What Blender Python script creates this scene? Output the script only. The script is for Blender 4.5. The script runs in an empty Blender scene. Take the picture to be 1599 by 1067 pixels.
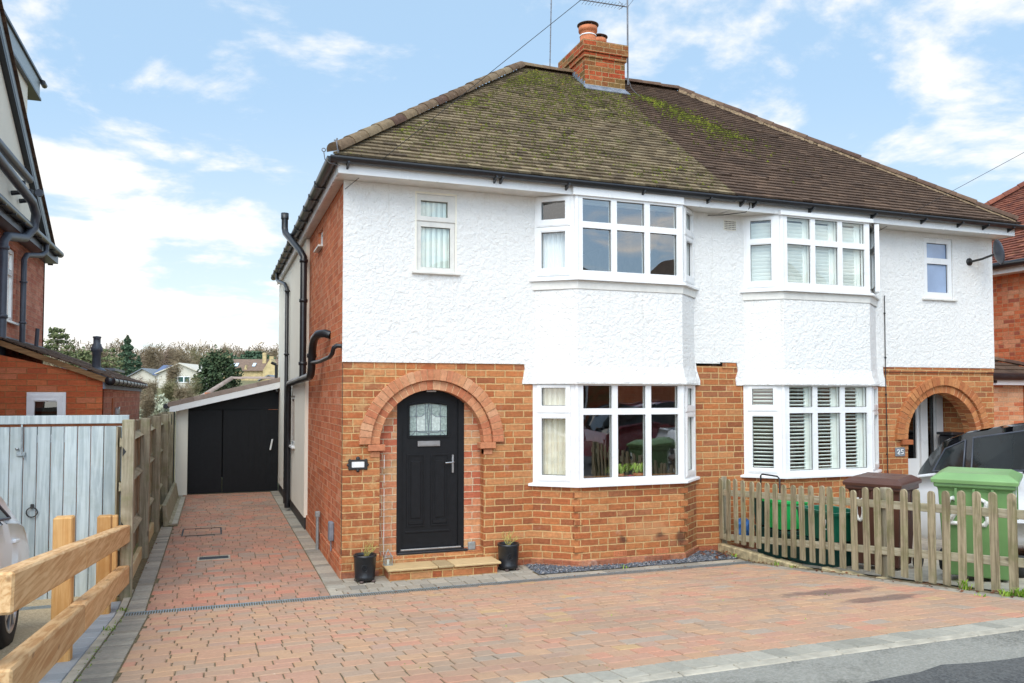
import bpy, bmesh, math, random
from mathutils import Vector, Matrix, noise as mnoise
from mathutils.geometry import tessellate_polygon
random.seed(7)
rd=math.radians
S=bpy.context.scene; COL=S.collection
# ---------------------------------------------------------------- camera, sky, sun, exposure
TH=rd(20.1); PITCH=rd(2.2); CP=Vector((-1.25,-8.55,1.88)); SCALE=1.15; FPX=1265
cd=bpy.data.cameras.new('camera'); cam=bpy.data.objects.new('camera',cd); COL.objects.link(cam)
cd.sensor_width=36; cd.lens=36*FPX/1599; cd.shift_y=.0237; cd.clip_start=.05; cd.clip_end=2000
cam.location=CP; cam.rotation_euler=(math.pi/2+PITCH,0,-TH); S.camera=cam
S.view_settings.view_transform='Standard'; S.view_settings.look='None'; S.view_settings.gamma=1; S.view_settings.exposure=.90
SUN_EL=rd(47); SUN_AZ=rd(213)      # compass bearing of the sun, clockwise from +Y
w=bpy.data.worlds.new("World"); S.world=w; w.use_nodes=True
class G:
    """small helper for node trees"""
    def __init__(s,nt): s.nt=nt; s.N=nt.nodes; s.L=nt.links
    def n(s,t,ins=None,**kw):
        x=s.N.new('ShaderNode'+t)
        for k,v in kw.items(): setattr(x,k,v)
        if ins:
            for k,v in (ins.items() if isinstance(ins,dict) else enumerate(ins)):
                if v is None: continue
                if hasattr(v,'is_output') or hasattr(v,'links'): s.L.new(v,x.inputs[k])
                else: x.inputs[k].default_value=v
        return x
    def m(s,op,a,b=None,c=None,clamp=False):
        return s.n('Math',[a,b,c],operation=op,use_clamp=clamp).outputs[0]
    def mix(s,f,a,b,mode='MIX'):
        x=s.N.new('ShaderNodeMix'); x.data_type='RGBA'; x.blend_type=mode
        for k,v in ((0,f),(6,a),(7,b)):
            if hasattr(v,'links'): s.L.new(v,x.inputs[k])
            else: x.inputs[k].default_value=v if not isinstance(v,tuple) else (v+(1,))[:4]
        return x.outputs[2]
    def ramp(s,f,stops,mode='LINEAR'):
        x=s.N.new('ShaderNodeValToRGB'); x.color_ramp.interpolation=mode; e=x.color_ramp.elements
        while len(e)<len(stops): e.new(.5)
        for i,(p,c) in enumerate(stops): e[i].position=p; e[i].color=(c if isinstance(c,tuple) else (c,c,c))+(1,)
        s.L.new(f,x.inputs[0]); return x.outputs[0]
    def noise(s,scale,detail=4,rough=.5,vec=None,dim='3D',dist=0):
        return s.n('TexNoise',{'Scale':scale,'Detail':detail,'Roughness':rough,'Vector':vec,'Distortion':dist},noise_dimensions=dim).outputs[0]
    def sstep(s,x,a,b):
        r=s.n('MapRange',{0:x,1:a,2:b,3:0.0,4:1.0},interpolation_type='SMOOTHSTEP'); return r.outputs[0]
g=G(w.node_tree)
for x in list(g.N): g.N.remove(x)
sky=g.n('TexSky',sky_type='NISHITA',sun_disc=False,sun_elevation=SUN_EL,sun_rotation=SUN_AZ,air_density=1.0,dust_density=.6,ozone_density=1.0)
tc=g.n('TexCoord').outputs['Generated']
sep=g.n('SeparateXYZ',[tc]); sx,sy,sz=sep.outputs
# clouds lie on a plane far above: project the view direction on it
zz=g.m('MAXIMUM',g.m('ADD',sz,.16),.03)
px=g.m('DIVIDE',sx,zz); py=g.m('DIVIDE',sy,zz)
cv=g.n('CombineXYZ',[px,py,0.0]).outputs[0]
n1=g.noise(1.7,8,.58,cv,dist=.35); n2=g.noise(5.0,6,.6,cv)
cs_,sn_=math.cos(TH),math.sin(TH)
ar=g.m('SUBTRACT',g.m('MULTIPLY',sx,cs_),g.m('MULTIPLY',sy,sn_)); fw=g.m('MAXIMUM',g.m('ADD',g.m('MULTIPLY',sx,sn_),g.m('MULTIPLY',sy,cs_)),.08)
tt=g.m('DIVIDE',ar,fw); ee=g.m('DIVIDE',sz,fw)
# a bank of cloud low in the west-north-west, broken cloud in the north-east, clear between
b1=g.m('MULTIPLY',g.m('MULTIPLY',g.sstep(tt,-.22,-.42),g.sstep(ee,.36,.16)),.20)
b2=g.m('MULTIPLY',g.sstep(tt,-.38,-.55),.045)
b3=g.m('MULTIPLY',g.m('MULTIPLY',g.sstep(tt,.10,.35),g.sstep(ee,.16,.34)),.06)
b4=g.m('MULTIPLY',g.sstep(ee,.10,.0),.10)
cov=g.m('ADD',g.m('ADD',n1,g.m('MULTIPLY',g.m('SUBTRACT',n2,.5),.34)),g.m('ADD',g.m('ADD',b1,b2),g.m('ADD',b3,b4)))
mask=g.m('MULTIPLY',g.sstep(cov,.525,.70),.95)
hz=g.sstep(ee,.42,.0)
blue=g.mix(hz,(2.25,3.3,4.4),(3.9,4.35,4.5))
pale=g.mix(.78,sky.outputs[0],blue)
col=g.mix(mask,pale,(5.25,5.1,4.9))
# unseen sky behind the camera, round the sun, brightened as added ambient fill
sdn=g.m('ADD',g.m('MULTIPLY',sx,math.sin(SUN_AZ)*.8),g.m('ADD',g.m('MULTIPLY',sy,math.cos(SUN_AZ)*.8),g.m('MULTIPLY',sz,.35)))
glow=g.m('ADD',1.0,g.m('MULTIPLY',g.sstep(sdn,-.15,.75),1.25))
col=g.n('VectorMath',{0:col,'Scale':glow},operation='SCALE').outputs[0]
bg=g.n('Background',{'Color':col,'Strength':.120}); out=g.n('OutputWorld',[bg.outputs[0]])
sd=bpy.data.lights.new('sun','SUN'); sd.energy=1.25; sd.angle=rd(42); sd.color=(1,.90,.74)
sun=bpy.data.objects.new('sun',sd); COL.objects.link(sun)
dv=Vector((math.sin(SUN_AZ)*math.cos(SUN_EL),math.cos(SUN_AZ)*math.cos(SUN_EL),math.sin(SUN_EL)))
sun.rotation_euler=(-dv).to_track_quat('-Z','Y').to_euler()

# ---------------------------------------------------------------- mesh helpers
Z3=Vector((0,0,1))
class MB:
    def __init__(s): s.v=[];s.f=[];s.r=[];s.rnd=0.5;s.sm=[];s.smooth=False
    def add(s,pts,faces):
        b=len(s.v); s.v+= [tuple(p) for p in pts]
        for f in faces: s.f.append([b+i for i in f]); s.r.append(s.rnd); s.sm.append(s.smooth)
    def box(s,x0,x1,y0,y1,z0,z1,c=0):
        if c<=0:
            s.add([(x,y,z) for z in (z0,z1) for y in (y0,y1) for x in (x0,x1)],[(0,2,3,1),(4,5,7,6),(0,1,5,4),(2,6,7,3),(0,4,6,2),(1,3,7,5)])
        else: s.obox(Vector(((x0+x1)/2,(y0+y1)/2,(z0+z1)/2)),Vector((1,0,0)),Vector((0,1,0)),Z3,(x1-x0)/2,(y1-y0)/2,(z1-z0)/2,c)
        return s
    def obox(s,c,a,b,d,ha,hb,hd,ch=0):
        a,b,d=a.normalized(),b.normalized(),d.normalized(); h=(ha,hb,hd)
        if ch<=0:
            s.add([c+a*ha*i+b*hb*j+d*hd*k for k in (-1,1) for j in (-1,1) for i in (-1,1)],[(0,2,3,1),(4,5,7,6),(0,1,5,4),(2,6,7,3),(0,4,6,2),(1,3,7,5)]); return s
        ch=min(ch,.45*min(h)*2)
        bm=bmesh.new(); bmesh.ops.create_cube(bm,size=1)
        M=Matrix((a*2*ha,b*2*hb,d*2*hd)).transposed()
        for v in bm.verts: v.co=c+M@v.co
        bmesh.ops.bevel(bm,geom=bm.edges[:],offset=ch,segments=1,affect='EDGES')
        bm.verts.index_update(); s.add([v.co[:] for v in bm.verts],[[v.index for v in f.verts] for f in bm.faces]); bm.free(); return s
    def slab(s,outer,holes,fn,d0,d1):
        loops=[outer]+list(holes); flat=[p for l in loops for p in l]
        tri=tessellate_polygon([[Vector((p[0],p[1],0)) for p in l] for l in loops])
        n=len(flat); s.add([fn(p[0],p[1],d0) for p in flat]+[fn(p[0],p[1],d1) for p in flat],
            [tuple(t) for t in tri]+[tuple(n+i for i in t[::-1]) for t in tri]); b=0
        for l in loops:
            m=len(l); s.add([fn(p[0],p[1],d0) for p in l]+[fn(p[0],p[1],d1) for p in l],[(i,(i+1)%m,m+(i+1)%m,m+i) for i in range(m)])
        return s
    def tube(s,pts,r,n=8,cap=True,r1=None,sm=True):
        pts=[Vector(p) for p in pts]; rings=[]; o=s.smooth; s.smooth=sm; up=None
        for i,p in enumerate(pts):
            t=((pts[min(i+1,len(pts)-1)]-pts[max(i-1,0)])).normalized()
            if up is None: up=Vector((0,0,1)) if abs(t.z)<.9 else Vector((1,0,0))
            a=t.cross(up).normalized(); b=a.cross(t).normalized(); up=b
            rr=(r if r1 is None else r+(r1-r)*i/max(1,len(pts)-1)) if not isinstance(r,(list,tuple)) else r[i]
            rings.append([p+(a*math.cos(k*2*math.pi/n)+b*math.sin(k*2*math.pi/n))*rr for k in range(n)])
        F=[(i*n+k,i*n+(k+1)%n,(i+1)*n+(k+1)%n,(i+1)*n+k) for i in range(len(pts)-1) for k in range(n)]
        s.add([q for R in rings for q in R],F); s.smooth=False
        if cap: s.add(rings[0],[tuple(range(n))[::-1]]); s.add(rings[-1],[tuple(range(n))])
        s.smooth=o; return s
    def lathe(s,prof,c=(0,0,0),ax=Z3,n=20,sm=True):
        ax=Vector(ax).normalized(); a=ax.orthogonal().normalized(); b=ax.cross(a); c=Vector(c); P=[]
        for r,h in prof: P+=[c+ax*h+(a*math.cos(k*2*math.pi/n)+b*math.sin(k*2*math.pi/n))*r for k in range(n)]
        o=s.smooth; s.smooth=sm
        s.add(P,[(i*n+k,i*n+(k+1)%n,(i+1)*n+(k+1)%n,(i+1)*n+k) for i in range(len(prof)-1) for k in range(n)]); s.smooth=o; return s
    def poly(s,*p): s.add(p,[tuple(range(len(p)))]); return s
    def build(s,name,mat,parent=None,bevel=0,recalc=True,off=(0,0,0)):
        me=bpy.data.meshes.new(name); o0=Vector(off)
        me.from_pydata([tuple(Vector(v)-o0) for v in s.v],[],s.f)
        if recalc:
            bm=bmesh.new(); bm.from_mesh(me); bmesh.ops.recalc_face_normals(bm,faces=bm.faces[:]); bm.to_mesh(me); bm.free()
        me.update()
        at=me.attributes.new('rnd','FLOAT','FACE'); at.data.foreach_set('value',s.r)
        me.polygons.foreach_set('use_smooth',s.sm)
        uv=me.uv_layers.new(name='UVMap'); co=[0.0]*(2*len(me.loops)); V=me.vertices
        for p in me.polygons:
            nn=p.normal
            t=Vector((-nn.y,nn.x,0)) if abs(nn.z)<.92 else Vector((1,0,0))
            t.normalize()
            if abs(nn.z)<.92:
                if abs(t.x)>.5 and t.x<0 or abs(t.x)<=.5 and t.y<0: t=-t
                b=nn.cross(t); b=b if b.z>0 else -b
            else: b=Vector((0,1,0))
            for li in p.loop_indices:
                q=V[me.loops[li].vertex_index].co+o0; co[2*li]=q.dot(t); co[2*li+1]=q.dot(b)
        uv.data.foreach_set('uv',co)
        o=bpy.data.objects.new(name,me); COL.objects.link(o); o.location=o0
        if mat: me.materials.append(mat)
        if parent is not None:
            o.parent=parent; pl=Vector((0,0,0)); q=parent
            while q is not None: pl+=q.location; q=q.parent
            o.location=o0-pl
        if bevel:
            m=o.modifiers.new('bevel','BEVEL'); m.width=bevel; m.segments=2; m.limit_method='ANGLE'; m.angle_limit=rd(40)
        return o
def tag(o,label,cat,group=None,kind=None):
    if label: o['label']=label
    if cat: o['category']=cat
    if group: o['group']=group
    if kind: o['kind']=kind
    return o
def thing(name,loc,label,cat,group=None,kind=None):
    o=bpy.data.objects.new(name,None); COL.objects.link(o); o.location=loc; o.empty_display_size=.2
    return tag(o,label,cat,group,kind)
def struct(o): o['kind']='structure'; return o
def copy_tree(o,parent=None):
    c=o.copy(); COL.objects.link(c); c.parent=parent
    for ch in list(o.children): copy_tree(ch,c)
    return c
def lin(c): return tuple(((x/255)/12.92 if x/255<=.04045 else ((x/255+.055)/1.055)**2.4) for x in c)

# ---------------------------------------------------------------- materials
MATS={}
def mat(name):
    m=bpy.data.materials.new(name); m.use_nodes=True; g=G(m.node_tree); b=g.N['Principled BSDF']; MATS[name]=m; return m,g,b
def setb(g,b,col=None,rough=None,metal=None,bump=None,bs=1,dist=.01,spec=None):
    for k,v in (('Base Color',col),('Roughness',rough),('Metallic',metal),('Specular IOR Level',spec)):
        if v is None: continue
        if hasattr(v,'links'): g.L.new(v,b.inputs[k])
        else: b.inputs[k].default_value=(v+(1,))[:4] if isinstance(v,tuple) else v
    if bump is not None:
        bn=g.n('Bump',{'Height':bump,'Strength':bs,'Distance':dist}); g.L.new(bn.outputs[0],b.inputs['Normal'])
def plain(name,col,rough=.5,metal=0,var=.12,scale=6,bump=.0,spec=.5,fine=60):
    m,g,b=mat(name); tc=g.n('TexCoord').outputs['Object']
    f=g.noise(scale,5,.6,tc); d=tuple(max(0,c*(1-var)) for c in col); l=tuple(min(1,c*(1+var)) for c in col)
    c=g.mix(g.sstep(f,.3,.7),d,l)
    setb(g,b,c,g.m('ADD',g.m('MULTIPLY',f,.15),rough-.07),metal,g.noise(fine,4,.6,tc) if bump else None,bump,.004,spec); return m
def brickmat(name,cols,mortar,bw=.225,bh=.075,joint=.012,header=.12,soot=0,rough=.9,efl=0,varm=.3,stain=None,pier=False):
    m,g,b=mat(name); uv=g.n('UVMap').outputs[0]; tc=g.n('TexCoord').outputs['Object']
    wob=g.n('VectorMath',[g.n('TexNoise',{'Vector':tc,'Scale':16,'Detail':3}).outputs[1],(.5,.5,.5)],operation='SUBTRACT').outputs[0]
    wob2=g.n('VectorMath',{0:wob,'Scale':.012},operation='SCALE').outputs[0]
    vv=g.n('VectorMath',[uv,wob2],operation='ADD').outputs[0]
    sp=g.n('SeparateXYZ',[vv]); u,v=sp.outputs[0],sp.outputs[1]
    vr=g.m('DIVIDE',v,bh); row=g.m('FLOOR',vr); fv=g.m('SUBTRACT',vr,row)
    us=g.m('ADD',g.m('DIVIDE',u,bw),g.m('MULTIPLY',g.m('FLOORED_MODULO',row,2.0),.5))
    rr=g.n('TexWhiteNoise',{'W':row},noise_dimensions='1D').outputs[0]
    us=g.m('ADD',us,g.m('MULTIPLY',rr,.10))
    cc=g.m('FLOOR',us); fu=g.m('SUBTRACT',us,cc)
    idv=g.n('CombineXYZ',[cc,row,0.0]).outputs[0]
    wn=g.n('TexWhiteNoise',{'Vector':idv},noise_dimensions='2D'); r1=wn.outputs[0]; wc=g.n('SeparateXYZ',[wn.outputs[1]])
    ish=g.m('LESS_THAN',wc.outputs[1],header)            # a snapped pair of headers
    half=g.m('GREATER_THAN',fu,.5); hu=g.m('FRACT',g.m('MULTIPLY',fu,2.0))
    r1=g.m('FRACT',g.m('ADD',r1,g.m('MULTIPLY',g.m('MULTIPLY',ish,half),.37)))
    du=g.m('MULTIPLY',g.m('MINIMUM',fu,g.m('SUBTRACT',1.0,fu)),bw)
    dh=g.m('MULTIPLY',g.m('MINIMUM',hu,g.m('SUBTRACT',1.0,hu)),bw/2)
    du=g.m('MINIMUM',du,g.m('ADD',dh,g.m('MULTIPLY',g.m('SUBTRACT',1.0,ish),9.0)))
    dv_=g.m('MULTIPLY',g.m('MINIMUM',fv,g.m('SUBTRACT',1.0,fv)),bh)
    d=g.m('MINIMUM',du,dv_); d=g.m('ADD',d,g.m('MULTIPLY',g.m('SUBTRACT',g.noise(90,3,.6,tc),.5),.006))
    mk=g.sstep(d,joint*.36,joint*.62)
    n=len(cols); c=g.ramp(r1,[(i/n,x) for i,x in enumerate(cols)],'CONSTANT')
    nz=g.noise(30,5,.65,tc); nl=g.noise(1.3,4,.6,tc)
    c=g.mix(1.0,c,g.ramp(nz,[(.25,1-varm),(.75,1+varm*.5)]),'MULTIPLY')
    drag=g.n('TexNoise',{'Vector':g.n('VectorMath',[uv,(6,110,1)],operation='MULTIPLY').outputs[0],'Scale':1,'Detail':2}).outputs[0]
    c=g.mix(1.0,c,g.ramp(drag,[(.35,.86),(.65,1.08)]),'MULTIPLY')
    mc=g.mix(g.sstep(nz,.3,.7),tuple(x*.78 for x in mortar),mortar)
    # smears of mortar over the faces
    smn=g.noise(7,6,.7,tc)
    if pier: smn=g.m('ADD',smn,g.m('MULTIPLY',g.sstep(g.n('SeparateXYZ',[tc]).outputs[0],1.9,.3),.10))
    sm=g.m('MULTIPLY',g.sstep(smn,.58,.74),.55)
    c=g.mix(sm,c,mc)
    c=g.mix(mk,mc,c)
    c=g.mix(1.0,c,g.ramp(nl,[(.3,.86),(.7,1.1)]),'MULTIPLY')
    if efl:
        e=g.m('MULTIPLY',g.sstep(g.noise(3.2,7,.75,tc),.62-efl,.80-efl),.35); c=g.mix(e,c,(.62,.58,.50))
    if pier:    # soot marks and a pale washed patch on the bay
        so=g.n('SeparateXYZ',[tc]); X_,Y_,Z_=so.outputs
        def spot(cx,cz,r,ry):
            a=g.m('DIVIDE',g.m('SUBTRACT',X_,cx),r); d_=g.m('DIVIDE',g.m('SUBTRACT',Z_,cz),ry); q=g.m('SQRT',g.m('ADD',g.m('MULTIPLY',a,a),g.m('MULTIPLY',d_,d_)))
            return g.sstep(g.m('ADD',q,g.m('MULTIPLY',g.m('SUBTRACT',g.noise(14,5,.7,tc),.5),1.5)),1.0,.3)
        front=g.m('LESS_THAN',Y_,-.2)
        dk=g.m('MAXIMUM',g.m('MAXIMUM',spot(3.10,.27,.07,.07),spot(3.58,.29,.09,.05)),spot(3.85,.25,.08,.12)); pl_=spot(3.45,.36,.42,.16)
        c=g.mix(g.m('MULTIPLY',g.m('MULTIPLY',pl_,front),.5),c,lin((196,150,106))); c=g.mix(g.m('MULTIPLY',g.m('MULTIPLY',dk,front),.75),c,lin((70,48,40)))
    if stain:   # damp and soot low on the wall
        zc=g.n('SeparateXYZ',[tc]).outputs[2]
        st=g.m('MULTIPLY',g.sstep(g.m('ADD',zc,g.m('MULTIPLY',g.noise(5,5,.7,tc),.35)),stain+.22,stain),.5)
        c=g.mix(st,c,g.mix(1.0,c,(.52,.45,.40),'MULTIPLY'))
    h=g.m('ADD',g.m('MULTIPLY',mk,1.0),g.m('ADD',g.m('MULTIPLY',nz,.35),g.m('MULTIPLY',drag,.2)))
    setb(g,b,c,rough,0,h,.9,.008,.25); return m
def rndmat(name,stops,rough=.85,bumpscale=60,bs=.4,var=.25,vs=12,spec=.3,interp='LINEAR',extra=None,dist=.004):
    m,g,b=mat(name); tc=g.n('TexCoord').outputs['Object']
    r=g.n('Attribute',attribute_name='rnd').outputs['Fac']
    c=g.ramp(r,stops,interp); nz=g.noise(vs,6,.65,tc)
    c=g.mix(1.0,c,g.ramp(nz,[(.25,1-var),(.75,1+var*.6)]),'MULTIPLY')
    if extra: c=extra(g,c,tc,r)
    setb(g,b,c,rough,0,g.noise(bumpscale,5,.65,tc),bs,dist,spec); return m
FRONT=[lin(x) for x in [(180,112,68),(164,98,62),(188,122,78),(172,106,66),(154,92,60),(183,118,73),(193,133,87),(162,104,71),(173,101,62),(185,114,69)]]
M={}
M['brick_front']=brickmat('brick_front',FRONT,lin((204,166,116)),joint=.0135,header=.12,efl=.04,pier=True,stain=.02)
M['brick_arch_wall']=brickmat('brick_arch_wall',[lin(x) for x in [(182,112,70),(176,122,74),(190,132,86),(168,98,62),(160,88,56),(192,138,94),(178,106,70),(188,122,78)]],lin((212,172,116)),joint=.013,header=.22,efl=.05)
M['brick_side']=brickmat('brick_side',[lin(x) for x in [(198,112,74),(188,102,66),(204,124,88),(192,114,80),(202,118,76),(180,98,64),(208,138,104),(194,108,70)]],lin((206,156,120)),joint=.009,header=.5,efl=.0,varm=.25)
M['brick_back']=brickmat('brick_back',[lin(x) for x in [(202,148,110),(192,126,92),(200,142,100),(186,106,78),(198,154,112),(204,136,100)]],lin((216,192,160)),joint=.010,header=.25)
M['brick_red']=brickmat('brick_red',[lin(x) for x in [(198,106,66),(190,98,60),(204,114,72),(184,94,60),(200,118,82),(192,100,62)]],lin((176,120,76)),joint=.010,header=.06,varm=.22)
M['brick_pink']=brickmat('brick_pink',[lin(x) for x in [(204,134,108),(196,122,98),(210,144,120),(192,116,94)]],lin((206,160,136)),joint=.009,header=.15)
M['brick_orange']=brickmat('brick_orange',[lin(x) for x in [(204,112,72),(194,100,64),(208,126,86),(168,92,70),(212,146,110),(198,106,68),(208,130,94)]],lin((200,150,110)),joint=.010,header=.5)
M['brick_pale']=brickmat('brick_pale',[lin(x) for x in [(222,160,120),(214,136,96),(228,174,138),(204,120,84),(224,168,128)]],lin((222,186,150)),joint=.010,header=.3)
M['brick_chimney']=brickmat('brick_chimney',[lin(x) for x in [(178,84,48),(140,84,48),(170,76,44),(120,92,52),(186,96,58),(154,104,62)]],lin((176,146,104)),joint=.012,header=.3,efl=-.02,varm=.5)
M['voussoir']=rndmat('voussoir',[(0,lin((198,140,104))),(.2,lin((182,110,78))),(.4,lin((204,154,118))),(.6,lin((190,126,90))),(.8,lin((200,146,106))),(1,lin((176,104,74)))],.9,50,.5,.3,25)
M['voussoir_tan']=rndmat('voussoir_tan',[(0,lin((180,118,72))),(.3,lin((164,96,60))),(.6,lin((192,132,84))),(1,lin((172,108,68)))],.9,50,.5,.3,25)
M['plinth_red']=brickmat('plinth_red',[lin(x) for x in [(178,116,84),(168,100,72),(186,124,92),(160,104,80)]],lin((176,122,94)),joint=.009,efl=.10,varm=.5)
M['mortar']=plain('mortar',lin((196,156,104)),.95,0,.2,20,.6)
M['mortar_light']=plain('mortar_light',lin((212,178,136)),.95,0,.2,20,.6)
def rough_render(name,col,bs,sc=1,wet=.0):
    m,g,b=mat(name); tc=g.n('TexCoord').outputs['Object']
    v1=g.n('TexVoronoi',{'Vector':g.n('VectorMath',[tc,g.n('VectorMath',{0:g.n('TexNoise',{'Vector':tc,'Scale':9*sc,'Detail':3}).outputs[1],'Scale':.16},operation='SCALE').outputs[0]],operation='ADD').outputs[0],'Scale':26*sc},feature='SMOOTH_F1').outputs[0]
    n1=g.noise(15*sc,8,.62,tc,dist=1.1); n2=g.noise(60*sc,4,.6,tc); n3=g.noise(1.6,5,.65,tc)
    h=g.m('ADD',g.m('ADD',g.m('MULTIPLY',v1,-.75),g.m('MULTIPLY',n1,1.7)),g.m('MULTIPLY',n2,.25))
    c=g.mix(g.sstep(n3,.3,.7),tuple(x*.955 for x in col),col)
    c=g.mix(g.m('MULTIPLY',g.sstep(n1,.38,.28),.12),c,tuple(x*.8 for x in col))
    st=g.noise(1,5,.6,g.n('VectorMath',[tc,(9,9,.55)],operation='MULTIPLY').outputs[0]); c=g.mix(g.m('MULTIPLY',g.m('MULTIPLY',g.sstep(st,.56,.74),g.sstep(n3,.40,.6)),.30),c,lin((168,160,142)))
    setb(g,b,c,.85,0,h,bs,.014,.3); return m
M['render_white']=rough_render('render_white',(.80,.79,.765),.85)
M['render_cream']=rough_render('render_cream',lin((238,233,218)),.10,1.5)
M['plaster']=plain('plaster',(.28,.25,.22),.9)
M['upvc']=plain('upvc',(.79,.79,.785),.28,0,.03,3,0,.5)
M['upvc_aged']=plain('upvc_aged',(.70,.68,.63),.38,0,.07,9,0,.4)
M['black_plastic']=plain('black_plastic',(.014,.015,.018),.32,0,.2,8,.05,.5)
M['black_paint']=plain('black_paint',(.008,.0085,.010),.5,0,.15,14,.2,.25,90)
M['grey_pipe']=plain('grey_pipe',lin((72,76,86)),.4)
M['black_iron']=plain('black_iron',(.02,.02,.02),.55,0,.2,8,.1)
M['steel']=plain('steel',(.55,.56,.57),.3,.9,.1)
M['galv']=plain('galv',lin((160,168,170)),.45,.6,.15,30)
M['lead']=plain('lead',lin((122,128,138)),.6,.2,.25,9,.3)
def glassmat(name,refl=.22,tint=(.86,.91,.89),rough=0.0,wob=.0):
    m,g,b=mat(name); g.N.remove(b); o=g.N['Material Output']
    tc=g.n('TexCoord').outputs['Object']
    gl=g.n('BsdfGlossy',{'Color':(1,1,1,1),'Roughness':rough})
    if wob:
        bn=g.n('Bump',{'Height':g.noise(1.6,1,.4,tc),'Strength':wob,'Distance':.02}); g.L.new(bn.outputs[0],gl.inputs['Normal'])
    tr=g.n('BsdfTransparent',{'Color':tint+(1,)})
    ge=g.n('NewGeometry'); dt=g.m('ABSOLUTE',g.n('VectorMath',[ge.outputs['Normal'],ge.outputs['Incoming']],operation='DOT_PRODUCT').outputs['Value']); f=g.m('ADD',g.m('MULTIPLY',g.m('POWER',g.m('SUBTRACT',1.0,dt),5.0),.9),refl+.04,clamp=True)
    mx=g.n('MixShader',[f,tr.outputs[0],gl.outputs[0]]); g.L.new(mx.outputs[0],o.inputs[0]); return m
M['glass']=glassmat('glass',.15,wob=.35)
M['glass_clear']=glassmat('glass_clear',.045,(.96,.99,.975),wob=.35)
M['glass_dark']=glassmat('glass_dark',.06,(.16,.17,.18),wob=.2)
M['glass_frost']=plain('glass_frost',lin((150,166,160)),.25,0,.25,40,.3,.7)
M['glass_frost_light']=plain('glass_frost_light',lin((186,198,192)),.25,0,.15,40,.3,.7)
M['glass_blue']=plain('glass_blue',lin((150,168,196)),.15,0,.08,4,0,.8)
M['glass_car']=plain('glass_car',(.012,.016,.018),.06,0,.3,2,0,.5)
def moss_extra(lo,hi,streak):
    def f(g,c,tc,r):
        n=g.noise(2.4,6,.7,tc); n2=g.noise(26,4,.7,tc)
        k=g.m('ADD',g.m('MULTIPLY',n,.6),g.m('MULTIPLY',n2,.5))
        c=g.mix(g.m('MULTIPLY',g.sstep(k,lo,hi),.85),c,g.mix(g.sstep(n2,.4,.65),lin((64,70,32)),lin((104,108,46))))
        c=g.mix(g.m('MULTIPLY',g.sstep(g.noise(38,5,.7,tc),.60,.72),streak),c,lin((186,182,164)))
        return c
    return f
M['tile_mossy']=rndmat('tile_mossy',[(0,lin((108,94,74))),(.3,lin((132,116,92))),(.55,lin((88,76,62))),(.8,lin((144,128,102))),(1,lin((100,86,68)))],.95,45,.8,.35,20,.15,extra=moss_extra(.60,.72,.40),dist=.006)
M['tile_brown']=rndmat('tile_brown',[(0,lin((90,73,62))),(.4,lin((101,82,69))),(.7,lin((80,65,56))),(1,lin((113,92,77)))],.95,45,.7,.3,20,.15,extra=moss_extra(.66,.78,.12),dist=.006)
M['tile_red']=rndmat('tile_red',[(0,lin((116,70,58))),(.4,lin((140,86,68))),(.7,lin((100,62,56))),(1,lin((150,98,76)))],.95,45,.6,.3,20,.15,extra=moss_extra(.64,.76,.3))
M['tile_far']=rndmat('tile_far',[(0,lin((170,148,112))),(.5,lin((190,168,128))),(1,lin((150,126,96)))],.95,20,.3,.3,6,.15)
M['tile_garage']=rndmat('tile_garage',[(0,lin((150,132,122))),(.5,lin((164,148,138))),(1,lin((140,124,114)))],.95,30,.3,.25,10,.15)
M['ridge_tile']=rndmat('ridge_tile',[(0,lin((100,80,64))),(.35,lin((128,110,86))),(.6,lin((92,70,60))),(.8,lin((140,124,98))),(1,lin((110,88,72)))],.95,40,.9,.4,14,.15,extra=moss_extra(.66,.78,.6),dist=.006)
M['ridge_brown']=rndmat('ridge_brown',[(0,lin((92,72,62))),(.5,lin((112,90,74))),(1,lin((84,64,56)))],.95,40,.7,.35,14,.15,extra=moss_extra(.70,.80,.5))
M['bedding']=plain('bedding',lin((122,102,78)),.95,0,.5,30,.9)
M['moss']=rndmat('moss',[(0,lin((62,66,30))),(.5,lin((86,92,38))),(.9,lin((122,130,46))),(.99,lin((128,130,50))),(1,lin((150,120,60)))],1,80,.6,.4,60,.05)
PAV=[(0,lin((178,144,120))),(.16,lin((170,142,122))),(.30,lin((184,144,120))),(.42,lin((168,146,126))),(.54,lin((186,152,122))),(.64,lin((180,138,120))),(.72,lin((160,144,128))),(.79,lin((190,134,114))),(.86,lin((182,146,116))),(.91,lin((168,142,128))),(.965,lin((190,160,116))),(.98,lin((156,152,142)))]
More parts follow.
